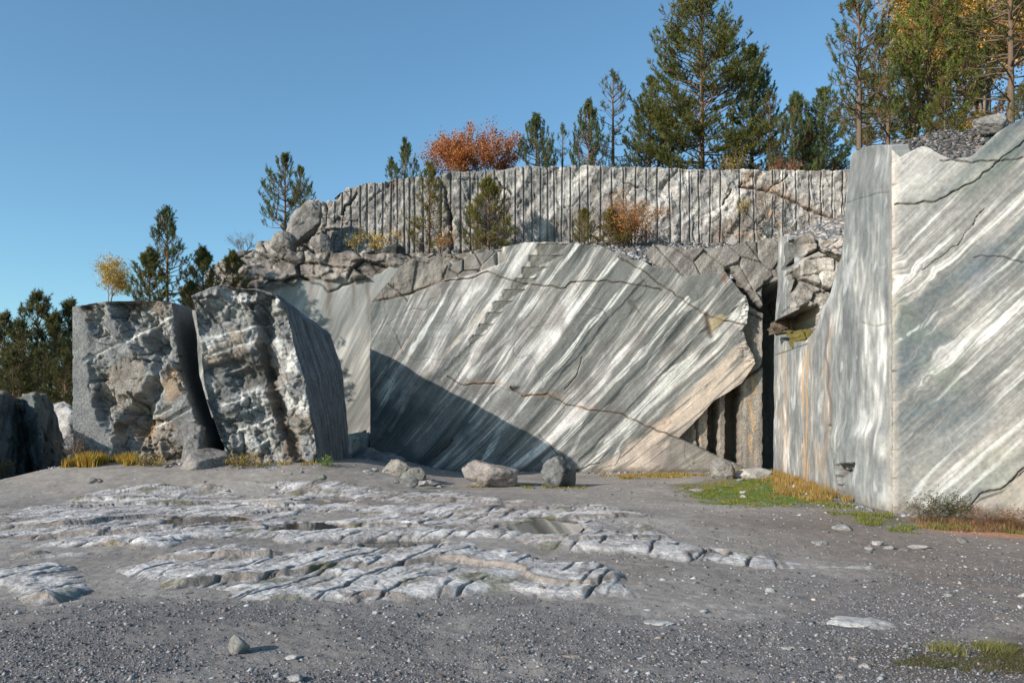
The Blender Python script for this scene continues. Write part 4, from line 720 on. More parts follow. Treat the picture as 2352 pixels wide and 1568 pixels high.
o = slab('rock_outcrop', (8.4, 25.5), (13, 25.5), [(1822, 800), (1820, 700), (1822, 545), (1850, 535), (1900, 550), (1960, 545), (1990, 600), (1990, 830)], .03, notch, .35, .03, M_ROUGH); thing(o, 'broken grey rock and mossy hollow set in a notch of the streaked block side', 'rock outcrop')
# ---- rubble slopes of loose stones: one heap each ----
def rubble(name, quad, n, seed, label, cols=(.10, .40), size=(.03, .10), base=(.16, .14, .12)):
    """quad: 4 corners (x, y, z)"""
    q = [np.array(p, float) for p in quad]; N_ = 60; a, b = np.meshgrid(np.linspace(0, 1, N_), np.linspace(0, 1, N_)); a = a.ravel()[:, None]; b = b.ravel()[:, None]
    V = q[0]*(1-a)*(1-b)+q[1]*a*(1-b)+q[2]*a*b+q[3]*(1-a)*b; V[:, 2] += .10*fbm(V[:, 0]*1.5, V[:, 1]*1.5, o=4, k=seed); i = np.arange(N_*N_).reshape(N_, N_)
    fq = np.stack([i[:-1, :-1], i[:-1, 1:], i[1:, 1:], i[1:, :-1]], -1).reshape(-1, 4)
    r = np.random.RandomState(seed); aa = r.rand(n, 1); bb = r.rand(n, 1); Pp = q[0]*(1-aa)*(1-bb)+q[1]*aa*(1-bb)+q[2]*aa*bb+q[3]*(1-aa)*bb; hz = Pp[:, 2]+.10*fbm(Pp[:, 0]*1.5, Pp[:, 1]*1.5, o=4, k=seed)
    sz = size[0]+(size[1]-size[0])*r.rand(n)**2.5
    o = pebbles(name, Pp[:, 0], Pp[:, 1], sz, pebcol(n, r, *cols), seed, .1, None, lambda x, y: hz); struct(o, 'stuff', label)
    c = np.array(base)*(1+.3*fbm(V[:, 0]*3, V[:, 1]*3, k=seed+1))[:, None]; s = struct(mesh('slope', V, [fq], M_DIRT, None, c)); return o
rubble('scree', [P(1390, 585, 30.6), P(1685, 640, 30.6), P(1720, 562, 34.8), P(1370, 560, 34.8)], 6000, 71, 'loose grey rubble on the ledge above the right part of the banded wall', (.10, .46), (.04, .15))
rubble('scree', [P(1812, 562, 27.0), P(1945, 585, 24.5), P(1960, 490, 33), P(1800, 548, 34.5)], 2500, 72, 'rubble heap wedged between the drilled wall and right block', (.12, .45), (.05, .2))
rubble('scree', [P(2060, 392, 15.6), P(2420, 400, 14.9), P(2600, 240, 20.0), P(2045, 326, 18.0)], 7000, 73, 'crumbly gravel rim along the top of the right block', (.055, .27), (.02, .075), (.19, .165, .145))
# plateau tops behind the walls
def plateau(name, x0, x1, y0, y1, zf, colr, nx=80, ny=60):
    X, Y = np.meshgrid(np.linspace(x0, x1, nx), np.linspace(y0, y1, ny)); z = zf(X.ravel(), Y.ravel()); i = np.arange(nx*ny).reshape(ny, nx); fq = np.stack([i[:-1, :-1], i[:-1, 1:], i[1:, 1:], i[1:, :-1]], -1).reshape(-1, 4)
    c = np.array(colr)*(1+.35*fbm(X.ravel()*1.2, Y.ravel()*1.2, k=7))[:, None]; return struct(mesh(name, np.stack([X.ravel(), Y.ravel(), z], -1), [fq], M_DIRT, None, c))
def topz(x): return np.interp(x, [-14, -9.8, -7.6, -5.2, -3.3, 1, 3.2, 8.6, 15], [9.5, 10.2, 12.2, 12.5, 12.7, 13.1, 13.16, 13.02, 13.0])
plateau('plateau', -7.9, 14, 35.75, 95, lambda x, y: topz(x)-.12+.18*fbm(x*.5, y*.5, k=8)*sm(35.8, 38, y)+.04, (.10, .08, .05), 160, 90)
plateau('ledge', -8, 12, 34.2, 36, lambda x, y: np.interp(y, [34.2, 36], [8.6, 9.2])+.1*fbm(x, y, k=9), (.14, .12, .085))
def rimz(x, y): q = CX+F*x/y; return CZ+(HY-352+.28*np.maximum(q-2130, 0)*(q < 2700))/F*y+.06*fbm(x*1.5, y*1.5, k=10)
a_, b_ = np.meshgrid(np.linspace(0, 1, 90), np.linspace(0, 1, 90)); Yr = 17.6+(60-17.6)*b_.ravel()**1.5; Xr = .438*Yr+a_.ravel()*(.5*Yr); Zr = rimz(Xr, np.minimum(Yr, 30)*1.0)+0*Yr; Zr = np.where(Yr > 30, CZ+(HY-352)/F*30-.2, Zr)
Zr = Zr-4.0*(a_.ravel() < .001)
i_ = np.arange(8100).reshape(90, 90); fq_ = np.stack([i_[:-1, :-1], i_[:-1, 1:], i_[1:, 1:], i_[1:, :-1]], -1).reshape(-1, 4)
struct(mesh('rim_soil', np.stack([Xr, Yr, Zr], -1), [fq_], M_DIRT, None, np.array((.11, .09, .055))*(1+.35*fbm(Xr*1.2, Yr*1.2, k=7))[:, None]))
# ================= trees and shrubs =================
def tubes(segs, sides=4):
    """segs: (n, 8) p0 p1 r0 r1"""
    s = np.asarray(segs, float); p0, p1, r0, r1 = s[:, :3], s[:, 3:6], s[:, 6], s[:, 7]; d = p1-p0; d /= np.linalg.norm(d, axis=1)[:, None]+1e-9
    ref = np.where(np.abs(d[:, 2:3]) > .9, [[1., 0, 0]], [[0., 0, 1]]); a = np.cross(d, ref); a /= np.linalg.norm(a, axis=1)[:, None]; b = np.cross(d, a)
    V = []
    for p, r in ((p0, r0), (p1, r1)):
        for k in range(sides):
            t = 2*math.pi*k/sides; V.append(p+(a*math.cos(t)+b*math.sin(t))*r[:, None])
    V = np.stack(V, 1).reshape(-1, 3); n = len(s); base = (np.arange(n)*2*sides)[:, None]
    Fq = np.concatenate([base+np.array([[k, (k+1) % sides, sides+(k+1) % sides, sides+k]]) for k in range(sides)]); return V, Fq
def unit(v): return v/(np.linalg.norm(v, axis=-1, keepdims=True)+1e-9)
def needles(O, D, L, K, nl, nw, r, tone):
    N = len(O); O = np.repeat(O, K, 0); D = unit(np.repeat(D, K, 0)); Lr = np.repeat(L, K); tn = np.repeat(tone, K, 0)
    rv = r.normal(size=(N*K, 3)); pr = unit(np.cross(D, rv)); ang = np.radians(r.uniform(22, 62, N*K))[:, None]; nd = D*np.cos(ang)+pr*np.sin(ang)
    b = O+D*(Lr*r.uniform(.05, 1, N*K))[:, None]; ln = (nl*r.uniform(.7, 1.2, N*K))[:, None]; wv = unit(np.cross(nd, r.normal(size=(N*K, 3))))*nw*.5
    V = np.stack([b-wv, b+wv, b+nd*ln], 1).reshape(-1, 3); Fc = np.arange(N*K*3).reshape(-1, 3); C = np.repeat(tn*(r.uniform(.8, 1.2, (N*K, 1))), 3, 0); return V, Fc, C
def pine_data(seed, H, Rr_, zb=.1, gap=.42, nb=5, up=.5, prof=.85, K=14, nl=.085, nw=.014, dens=1.0, bare=.0, tone=(.055, .085, .030), warm=.35, core=.18, bend=0.0, lean=0.0, side=0.0, sl=.20):
    Rr = Rr_*1.38; K = int(K*1.7); nl *= 1.12; nw *= 1.15; dens = min(1, dens*1.2); gap *= .88
    r = np.random.RandomState(seed); segs = []; O = []; D = []; L = []; T = []
    tw = lambda t: np.array([lean*t*H*.1+bend*math.sin(t*3)*H*.02, bend*.5*math.sin(t*4+1)*H*.02, t*H])
    n = 14; rt = .014*H+.015
    for i in range(n): segs.append([*tw(i/n), *tw((i+1)/n), rt*(1-i/n)**.9+.008, rt*(1-(i+1)/n)**.9+.006])
    z = zb*H; az = 0
    while z < H*.985:
        rel = (z-zb*H)/(H*(1-zb)); m = max(3, int(nb+r.randint(-1, 2)));
        for b in range(m):
            az = r.uniform(0, 6.283); LL = Rr*max(.06, (1-rel)**prof*(.55+.45*min(1, rel*6+.35)))*r.uniform(.6, 1.18)
            if side: LL *= 1+side*math.cos(az)
            if r.rand() < bare*(1-rel): LL *= .6; leafy = False
            else: leafy = True
            el = R(8+55*rel**1.2+r.uniform(-10, 12)); h = np.array([math.cos(az), math.sin(az), 0]); p = tw(z/H)+np.array([0, 0, r.uniform(-.08, .08)]); ns = max(3, int(LL/.22)); st = LL/ns; rb = .010+.008*LL
            for j in range(ns):
                f = j/ns; e = el+up*(f**1.6)*1.1-.20*math.sin(f*3.1); d = h*math.cos(e)+np.array([0, 0, math.sin(e)]); d += r.normal(0, .08, 3); q = p+d*st
                segs.append([*p, *q, rb*(1-f)+.004, rb*(1-(j+1)/ns)+.003])
                if leafy and f > (core if LL > .8 else 0):
                    for sgn in (-1, 1):
                        if r.rand() > dens: continue
                        sa = az+sgn*R(r.uniform(35, 70)); tl = max(.12, (LL*(1-f)*.42+.08)*r.uniform(.5, 1.15)); hh = np.array([math.cos(sa), math.sin(sa), 0]); a = q.copy(); nt_ = max(1, int(tl/.16))
                        for t in range(nt_):
                            ee = R(12)+up*.9*(t+1)/nt_+r.normal(0, .15); dd = hh*math.cos(ee)+np.array([0, 0, math.sin(ee)])+r.normal(0, .15, 3); c2 = a+dd*tl/nt_
                            segs.append([*a, *c2, .007, .004]); O.append(a); D.append(dd); L.append(tl/nt_*1.15); T.append((rel, f, t/nt_)); a = c2
                            if r.rand() < .6:
                                ax = r.uniform(0, 6.28); d3 = np.array([math.cos(ax)*.6, math.sin(ax)*.6, .75]); O.append(a); D.append(d3); L.append(sl*r.uniform(.5, 1)); T.append((rel, f, 1))
                p = q
            if leafy:
                O.append(p); D.append(d+np.array([0, 0, .55])); L.append(sl*1.2); T.append((rel, 1, 1))
                for _ in range(2): O.append(p-d*st*.3); D.append(d+r.normal(0, .5, 3)+np.array([0, 0, .5])); L.append(sl); T.append((rel, 1, 1))
        z += gap*r.uniform(.75, 1.2)*(1-.35*rel)*(H/8.0 if H > 8 else 1)
    top = tw(1.0)
    for i in range(5): O.append(top-np.array([0, 0, .16*i])); D.append(np.array([r.normal(0, .05), r.normal(0, .05), 1.0])); L.append(.25); T.append((1, 1, 1))
    T = np.array(T); O = np.array(O); D = np.array(D); L = np.array(L); base = np.array(tone)[None]*r.uniform(.65, 1.35, (len(O), 1)); wf = (r.rand(len(O), 1) < warm)*1.0
    base = base*np.array([[1.75, 1.55, 1.2]]); base = base*(1-wf*.55)+np.array([[.24, .18, .035]])*wf*.55; inner = (T[:, 1:2] < .35)*(r.rand(len(O), 1) < .35); base = base*(1-inner)+np.array([[.20, .11, .04]])*inner
    return tubes(segs), needles(O, D, L, K, nl, nw, r, base)
PROTO = {}
def pine(key, px, py, Y, hpx, label, group='pines on the quarry rim', z=None, rz=0.0, sx=1.0, **kw):
    """px, py: foot in the design frame at distance Y; hpx: visible height in frame pixels"""
    H = hpx*Y/F; p = P(px, py, Y)
    if key not in PROTO:
        kw['Rr_'] = kw.pop('Rr'); (tv, tf), (nv, nf, nc) = pine_data(H=H, **kw); bk = np.tile([[.14, .105, .08]], (len(tv), 1)); hh = np.clip(tv[:, 2:3]/H, 0, 1); bk = bk*(1-.0*hh)+np.array([[.06, .02, .0]])*hh
        r_ = root('pine_tree'); t = mesh('trunk', tv, [tf], M_BARK, r_, bk); c = mesh('crown', nv, [nf], M_NEEDLE, r_, nc, False); PROTO[key] = (t, c, H)
    else:
        t0, c0, H0 = PROTO[key]; r_ = root('pine_tree')
        for o0 in (t0, c0): o = o0.copy(); col.objects.link(o); o.parent = r_
        s = H/H0; r_.scale = (s*sx, s*sx, s)
    if key in PROTO and PROTO[key][2] == H: r_.scale = (sx, sx, 1)
    r_.location = (p[0], p[1], p[2] if z is None else z); r_.rotation_euler = (0, 0, rz); return thing(r_, label, 'pine tree', group)
E = 25
# upper bench, from left to right (foot hidden a little behind the rim)
pine('twotop', 655, 545, 37.5, 178, 'open pine with upturned branches on the shoulder, its lower second top leaning right', seed=4, Rr=1.15, zb=.12, gap=.36, nb=5, up=1.1, prof=.6, dens=.8, warm=.15)
pine('twotop', 690, 535, 37.3, 142, 'second lower pine top close at the right of the open shoulder pine', rz=2.0, sx=.75)
pine('spike', 930, 440, 38.5, 112, 'small bright pine with candle-like shoots peeping over the drilled wall', seed=5, Rr=.85, zb=.05, gap=.3, nb=4, up=1.4, dens=.9, warm=.05, tone=(.05, .09, .05))
pine('spike', 900, 440, 38.8, 72, 'tiny pine tip left of the small candle-shooted pine', rz=1, sx=.9)
pine('bush', 1232, 425, 38.2, 150, 'bushy young pine with many upright tips right of the orange bush', seed=7, Rr=1.05, zb=.03, gap=.26, nb=6, up=1.5, prof=.6, dens=1, warm=.1, tone=(.05, .085, .04))
pine('thin', 1292, 425, 38.4, 130, 'nearly bare thin sapling pine between two bushy young pines', seed=9, Rr=.75, zb=.08, gap=.36, nb=4, up=.8, dens=.25, bare=.9, K=7, warm=.1)
pine('bush', 1352, 425, 38.2, 178, 'dense narrow young pine left of the open tall-stemmed pine', rz=2.2, sx=.85)
pine('open', 1408, 425, 39, 250, 'slim open-crowned pine with bare lower stem left of the giant pine', seed=11, Rr=1.15, zb=.16, gap=.46, nb=4, up=.6, prof=.55, dens=.55, warm=.35, K=12, tone=(.06, .08, .03))
pine('big', 1612, 430, 40, 462, 'largest dense pine, its pale straight trunk showing through the crown', seed=13, Rr=2.95, zb=.06, gap=.36, nb=7, up=.5, prof=.52, dens=.8, warm=.5, core=.34, K=14, nl=.11, nw=.019, tone=(.055, .082, .024), sl=.26)
pine('bigb', 1727, 435, 42.5, 318, 'pine standing behind the right flank of the largest pine', seed=14, Rr=1.75, zb=.05, gap=.4, nb=6, up=.8, prof=.6, dens=.95, warm=.2, nl=.1, nw=.018, tone=(.045, .08, .032))
pine('bigb', 1492, 435, 42, 250, 'smaller pine behind the left flank of the largest pine', rz=1.4, sx=1.0)
pine('open', 1768, 430, 38.3, 215, 'slender dark pine just right of the largest pine', rz=2.6, sx=.9)
pine('bush', 1826, 432, 38.5, 200, 'spiky-topped dark young pine above the rusty shrub', rz=4.0, sx=.95)
pine('bigb', 1890, 440, 39, 232, 'bushy pine with a blunt top left of the tall corner pine', rz=3.1, sx=1.3)
pine('bigb', 1850, 440, 41, 150, 'low pine filling the gap beside the blunt-topped pine', rz=5.1, sx=1.35)
pine('tall', 1974, 345, 21, 365, 'tall pine with wide gaps and thin trunk at the corner of the right block', seed=17, Rr=.92, zb=.14, gap=.27, nb=4, up=1.0, prof=.45, dens=.75, warm=.25, nl=.075, nw=.012, tone=(.05, .08, .03), sl=.16)
pine('mass', 2040, 345, 24, 258, 'bushy pine right behind the tall corner pine', seed=18, Rr=1.05, zb=.02, gap=.30, nb=5, up=.9, prof=.5, dens=.72, warm=.45, nl=.08, nw=.014, tone=(.062, .09, .028))
pine('green', 2135, 340, 22.5, 400, 'fresh green pine with upright top shoots in front of the yellow birches', seed=19, Rr=1.25, zb=.02, gap=.27, nb=5, up=1.1, prof=.5, dens=.8, warm=.12, nl=.085, nw=.014, tone=(.095, .135, .033))
pine('mass', 2215, 330, 23.5, 265, 'bushy pine between fresh green pine and dark thick-trunked pine', rz=1.9, sx=1.05)
pine('mass', 1995, 350, 27, 170, 'low bushy pine low behind the tall corner pine', rz=3.9, sx=1.2)
pine('mass', 2090, 345, 27, 200, 'low bushy pine behind the foot of the fresh green pine', rz=5.0, sx=1.2)
pine('mass', 2170, 325, 20.5, 110, 'short pine bush on the rim below the fresh green pine', rz=.4, sx=1.3)
pine('dark', 2322, 285, 19.0, 520, 'dark thick-trunked pine with long bare branches at the right edge', seed=23, Rr=1.9, zb=.05, gap=.30, nb=4, up=.3, prof=.25, dens=.35, bare=.6, warm=.3, nl=.09, nw=.015, tone=(.05, .07, .026))
pine('mass', 2352, 275, 18, 75, 'low pine tuft at the foot of the dark thick-trunked pine', rz=2.4, sx=1.2)
pine('dark', 2440, 270, 21, 480, 'second thick-trunked pine half outside the right edge', rz=2.0)
# on the ledge before the drilled wall
LG = 'young trees on the ledge before the drilled wall'
pine('ledge', 985, 600, 33.9, 218, 'thin yellowish pine on the ledge before the drilled wall, standing left', LG, seed=29, Rr=.80, zb=.10, gap=.33, nb=4, up=.9, prof=.55, dens=.75, warm=.6, tone=(.07, .09, .03))
pine('ledge2', 1122, 582, 33.9, 160, 'broad bushy pine on the ledge before the drilled wall', LG, seed=31, Rr=1.0, zb=.02, gap=.25, nb=6, up=.7, prof=.65, dens=.9, warm=.6, tone=(.065, .085, .025))
pine('ledge2', 1342, 570, 33.5, 85, 'small pine at the left of the orange ledge bush', LG, rz=2, sx=.9)
pine('ledge2', 1405, 578, 33.6, 92, 'small broad pine mixed into the orange ledge bush', LG, rz=4, sx=1.2)
# left side
pine('left', 384, 712, 30, 218, 'dark open pine with upturned tips on top behind the tall broken block', 'pines behind the leaning blocks', seed=37, Rr=1.0, zb=.08, gap=.33, nb=5, up=1.1, prof=.6, dens=.85, warm=.08, tone=(.038, .068, .034))
pine('left2', 343, 712, 29, 125, 'bushy lower pine left of the dark open pine', 'pines behind the leaning blocks', seed=38, Rr=.62, zb=.02, gap=.24, nb=6, up=.9, prof=.6, dens=.95, warm=.45, tone=(.05, .075, .025))
pine('left2', 466, 712, 31, 128, 'young pine rising in the gap above the two leaning blocks', 'pines behind the leaning blocks', rz=2.0)
pine('left2', 440, 712, 30, 60, 'very small pine between the dark open pine and the gap pine', 'pines behind the leaning blocks', rz=4.0, sx=1.1)
pine('left2', 535, 668, 32.0, 82, 'golden green little spruce-like pine on the rocky slope', LG, rz=1.0, sx=1.1)
FG = 'trees of the far wood at the left edge'
FW = [(10, 735, 40, 'dark pine at the very left edge of the far wood'), (86, 690, 42, 'pointed tallest pine of the far wood'), (45, 752, 38, 'rounded pine between the edge pine and the pointed one'), (128, 738, 39, 'pine right of the pointed one in the far wood'), (158, 708, 43, 'leafy-topped pine beside the tall broken block'), (-40, 720, 41, 'pine just outside the left edge'), (100, 800, 34, 'short bushy pine low in the far wood, before the pointed one'), (30, 815, 33.5, 'short bushy pine low at the left edge of the far wood'), (150, 815, 33, 'short pine low beside the tall broken block')]
for i, (x_, yt, Y_, lb) in enumerate(FW):
    pine('wood', x_, 985, Y_, 985-yt, lb, FG, rz=i*1.7, sx=1.0, seed=41, Rr=1.45, zb=.03, gap=.36, nb=6, up=.7, prof=.55, dens=.9, warm=.25, K=9, nl=.12, nw=.022, tone=(.036, .052, .024), sl=.26, core=.3)
# ---- broadleaf trees and bushes ----
def leafy_data(seed, H, Rr, stems, nleaf, cols, lsize=.06, zb=.15, spread=.25, droop=.0):
    r = np.random.RandomState(seed); segs = []; tips = []
    def grow(p, d, L, rad, depth):
        n = 4
        for i in range(n):
            d = unit(d+r.normal(0, .10, 3)+np.array([0, 0, .06-droop*(depth > 1)])); q = p+d*L/n; segs.append([*p, *q, rad*(1-.5*i/n), rad*(1-.5*(i+1)/n)]); p = q
            if depth > 0: tips.append(p)
            if depth < 3 and i > 0:
                for _ in range(2 if depth < 2 else 1):
                    a = unit(np.cross(d, r.normal(size=3))); dd = unit(d*.75+a*r.uniform(.5, .9)); grow(p, dd, L*r.uniform(.42, .62), rad*.45, depth+1)
        tips.append(p)
    for s in range(stems):
        a = r.uniform(0, 6.28); d = unit(np.array([math.cos(a)*spread, math.sin(a)*spread, 1])); grow(np.array([math.cos(a), math.sin(a), 0])*.05*stems**.5*r.rand(), d, H*r.uniform(.5, .8), .012*H+.004, 0)
    segs = np.array(segs); tips = np.array(tips); k = tips[:, 2] > zb*H; tips = tips[k]
    sc_ = np.array([Rr/max(.01, np.percentile(np.abs(tips[:, 0]), 97)), Rr/max(.01, np.percentile(np.abs(tips[:, 1]), 97)), H/tips[:, 2].max()]); tips = tips*sc_; segs[:, :3] *= sc_; segs[:, 3:6] *= sc_
    ti = r.randint(0, len(tips), nleaf); c = tips[ti]+r.normal(0, .09+.02*H, (nleaf, 3))*.7; nrm = unit(r.normal(size=(nleaf, 3))+np.array([0, 0, .6])); a = unit(np.cross(nrm, r.normal(size=(nleaf, 3)))); b = np.cross(nrm, a); s = (lsize*r.uniform(.6, 1.2, nleaf))[:, None]
    V = np.stack([c-a*s*.5, c+b*s*.32, c+a*s*.5, c-b*s*.32], 1).reshape(-1, 3); Fc = np.arange(nleaf*4).reshape(-1, 4)
    cl = np.array(cols); grp = (hsh(ti, ti*0, ti*0, seed)*len(cl)).astype(int) % len(cl); C = cl[grp]*r.uniform(.7, 1.3, (nleaf, 1)); return tubes(segs, 3), (V, Fc, np.repeat(C, 4, 0))
OR = [(.50, .17, .045), (.42, .13, .04), (.52, .24, .07), (.33, .12, .045)]; YE = [(.55, .36, .06), (.50, .30, .05), (.42, .32, .07), (.58, .42, .12)]; MX = [(.50, .25, .06), (.40, .28, .06), (.26, .19, .05), (.48, .18, .06)]; GR = [(.12, .15, .035), (.20, .17, .04), (.09, .11, .03)]; RD = [(.35, .10, .05), (.26, .10, .05), (.16, .10, .05)]
def leafy(name, px, py, Y, hpx, wpx, stems, n, cols, label, cat, seed, group=None, ls=.07, zb=.15, spread=.25, bark=(.20, .17, .14), z=None):
    H = hpx*Y/F; Wd = wpx*Y/F/2; (tv, tf), (lv, lf, lc) = leafy_data(seed, H, Wd, stems, n, cols, ls, zb, spread); p = P(px, py, Y); r_ = root(name, tuple(p) if z is None else (p[0], p[1], z))
    mesh('trunk' if cat == 'tree' else 'stems', tv, [tf], M_BARK, r_, np.tile([bark], (len(tv), 1))); mesh('crown' if cat == 'tree' else 'leaves', lv, [lf], M_LEAF, r_, lc, False); return thing(r_, label, cat, group)
leafy('rowan_bush', 1098, 432, 39, 134, 205, 16, 17000, OR, 'wide domed bush in orange autumn leaf above the drilled wall', 'bush', 51, ls=.10, spread=.95, zb=.02)
leafy('birch_tree', 250, 712, 33, 132, 92, 3, 4200, YE, 'small yellow birch on top behind the tall broken block', 'tree', 52, ls=.075, zb=.2)
leafy('birch_tree', 2095, 345, 31, 500, 200, 4, 15000, YE+OR[:1], 'tall golden birch behind the fresh green pine', 'tree', 53, ls=.11, zb=.3)
leafy('birch_tree', 2262, 345, 29, 560, 330, 5, 24000, YE+MX, 'broad golden birch behind the dark thick-trunked pine', 'tree', 54, ls=.11, zb=.15)
leafy('birch_tree', 2400, 330, 27, 480, 200, 3, 8000, YE+MX, 'golden birch at the right frame edge', 'tree', 56, ls=.11, zb=.15)
leafy('birch_tree', 2262, 345, 22, 110, 110, 4, 1500, OR+MX, 'low rusty birch sapling on the rim between the pine trunks', 'tree', 57, ls=.07, zb=.1, spread=.5)
leafy('rowan_bush', 1445, 585, 33.7, 140, 135, 9, 8000, OR+MX+[(.55, .33, .15)], 'sparse peach-orange bush on the ledge before the drilled wall', 'bush', 58, ls=.07, spread=.5)
leafy('sapling', 880, 588, 33.8, 62, 78, 5, 420, YE, 'yellow-leaved sapling on the ledge, right one of two', 'sapling', 59, ls=.10, spread=.7)
leafy('sapling', 820, 588, 33.9, 72, 50, 3, 260, YE+GR, 'thin yellow green sapling on the ledge, left one of two', 'sapling', 60, ls=.09, spread=.5)
leafy('sapling', 1012, 590, 33.7, 72, 55, 4, 380, OR+YE, 'rusty yellow sapling right of the thin ledge pine', 'sapling', 61, ls=.09, spread=.4)
leafy('sapling', 1702, 520, 34.6, 75, 38, 2, 260, YE+GR, 'yellow green sapling clinging to the drilled wall', 'sapling', 62, ls=.08, spread=.3)
leafy('sapling', 1765, 510, 34.6, 105, 70, 3, 260, MX+OR, 'thin orange sapling before the reddish part of the drilled wall', 'sapling', 63, ls=.07, spread=.5)
leafy('sapling', 1760, 590, 34.6, 60, 50, 3, 180, MX, 'sparse reddish sprig at the foot of the reddish drilled wall part', 'sapling', 64, ls=.07, spread=.5)
leafy('shrub', 1682, 420, 38, 88, 60, 5, 700, YE+GR, 'yellowing shrub at the foot of the largest pine', 'shrub', 65, ls=.08, spread=.5)
leafy('shrub', 1800, 420, 37.5, 62, 70, 5, 600, RD+OR, 'rusty red shrub on the rim below the spiky dark pine', 'shrub', 66, ls=.08, spread=.6)
leafy('shrub', 560, 585, 34.6, 60, 60, 6, 160, GR, 'bare twiggy shrub on top of the rock shoulder', 'shrub', 67, ls=.05, spread=.5)
leafy('shrub', 175, 1100, 23.2, 125, 90, 8, 620, RD+[(.10, .05, .03)], 'dark reddish twiggy shrub at the left foot of the tall broken block', 'shrub', 68, ls=.05, spread=.6, z=.15)
leafy('shrub', 352, 1080, 22.3, 52, 80, 8, 600, GR+YE, 'green yellow shrub at the foot of the tall broken block', 'shrub', 69, ls=.05, spread=.8, z=.38)
leafy('shrub', 745, 1060, 22.2, 34, 34, 5, 260, [(.10, .20, .03), (.14, .22, .04)], 'small bright green weed at the foot of the striped block side', 'shrub', 70, ls=.06, spread=.7, z=.5)
leafy('shrub', 560, 1060, 22.2, 36, 70, 7, 520, YE+GR, 'low yellow olive tuft plant at the foot of the grooved leaning block', 'shrub', 71, ls=.05, spread=.9, z=.55)
leafy('shrub', 2165, 1205, 13.6, 72, 130, 10, 1500, [(.07, .11, .04), (.10, .13, .05), (.12, .09, .05)], 'dark green low shrub at the foot of the right block front', 'shrub', 72, ls=.035, spread=.8, z=0.0, bark=(.12, .08, .05))
leafy('shrub', 2290, 1215, 13.2, 60, 190, 12, 900, RD+[(.13, .11, .05)], 'brown twiggy dry shrub along the right block foot at the frame edge', 'shrub', 73, ls=.03, spread=1.0, z=0.0, bark=(.16, .10, .06))
leafy('shrub', 8, 1100, 23.5, 60, 40, 4, 300, YE+RD, 'tiny rusty shrub before the slab at the left edge', 'shrub', 74, ls=.05, spread=.5, z=.12)
# ================= grass, moss tufts and loose stones =================
def grass(name, polypx, n, hgt, cols, seed, label, wid=.006, zf=gravel_h, gz_=0.0, lean=.5, world=None, thr=-.08):
    r = np.random.RandomState(seed); Q = np.array(world if world is not None else [GP(*p, gz_) for p in polypx]); lo, hi = Q.min(0), Q.max(0); x = []; y = []
    X = r.uniform(lo[0]-.1, hi[0]+.1, n*4); Yv = r.uniform(lo[1]-.1, hi[1]+.1, n*4); s = sdpoly(X, Yv, Q)+.45*(hi[1]-lo[1])*.25*fbm(X*1.6, Yv*1.2, o=3, k=seed); k = (s < 0) & (noise(X*2.2, Yv*1.6, k=seed+1) > thr); X, Yv = X[k][:n], Yv[k][:n]; n = len(X)
    z = zf(X, Yv)-.01; h = hgt*r.uniform(.45, 1.25, n)*(1+.5*noise(X*1.5, Yv*1.5, k=seed+2)); a = r.uniform(0, 6.28, n); ln = r.uniform(.1, lean, n)*h; w_ = wid*r.uniform(.7, 1.3, n)*(1+.02*Yv); b = r.uniform(0, 6.28, n)
    dx, dy = np.cos(a)*ln, np.sin(a)*ln; wx, wy = np.cos(b)*w_*.5, np.sin(b)*w_*.5
    V = np.stack([np.stack([X-wx, Yv-wy, z], -1), np.stack([X+wx, Yv+wy, z], -1), np.stack([X+dx*.45+wx*.7, Yv+dy*.45+wy*.7, z+h*.6], -1), np.stack([X+dx*.45-wx*.7, Yv+dy*.45-wy*.7, z+h*.6], -1), np.stack([X+dx, Yv+dy, z+h], -1)], 1).reshape(-1, 3)
    i = (np.arange(n)*5)[:, None]; cl = np.array(cols); C = cl[r.randint(0, len(cl), n)]*r.uniform(.7, 1.3, (n, 1))
    return struct(mesh(name, V, [i+np.array([[0, 1, 2, 3]]), i+np.array([[3, 2, 4]])], M_GRASS, None, np.repeat(C, 5, 0), False), 'stuff', label)
GG = [(.10, .17, .025), (.14, .19, .03), (.08, .12, .025)]; GD = [(.42, .25, .07), (.36, .20, .06), (.30, .22, .07), (.20, .17, .05)]; GO = [(.20, .18, .04), (.30, .21, .05), (.13, .14, .03)]
grass('grass', [(1600, 1128), (1690, 1108), (1770, 1100), (1840, 1128), (1850, 1150), (1800, 1166), (1690, 1162), (1610, 1150)], 34000, .032, GG, 1, 'bright green short grass patch in front of the back wall', .012, thr=-.45)
grass('grass', [(1560, 1118), (1640, 1106), (1780, 1092), (1900, 1140), (1960, 1170), (1930, 1176), (1830, 1150), (1700, 1170), (1580, 1140)], 9000, .045, GO, 2, 'olive thin grass around the green patch', .010)
grass('dry_grass', [(1660, 1092), (1790, 1086), (1870, 1112), (1930, 1160), (1890, 1160), (1830, 1130), (1760, 1100), (1680, 1098)], 12000, .17, GD, 3, 'tall golden dry grass along the foot of the right block', .009, thr=-.3)
grass('grass', [(1870, 1150), (1960, 1172), (2060, 1205), (2160, 1200), (2400, 1205), (2400, 1225), (2140, 1220), (2050, 1222), (1960, 1195)], 9000, .07, GO+GG, 4, 'olive grass at the corner of the right block', .007)
grass('dry_grass', [(2080, 1198), (2400, 1200), (2400, 1232), (2140, 1222)], 3500, .12, [(.18, .10, .05), (.28, .16, .07), (.14, .10, .05)], 5, 'brown weeds along the right block front', .006)
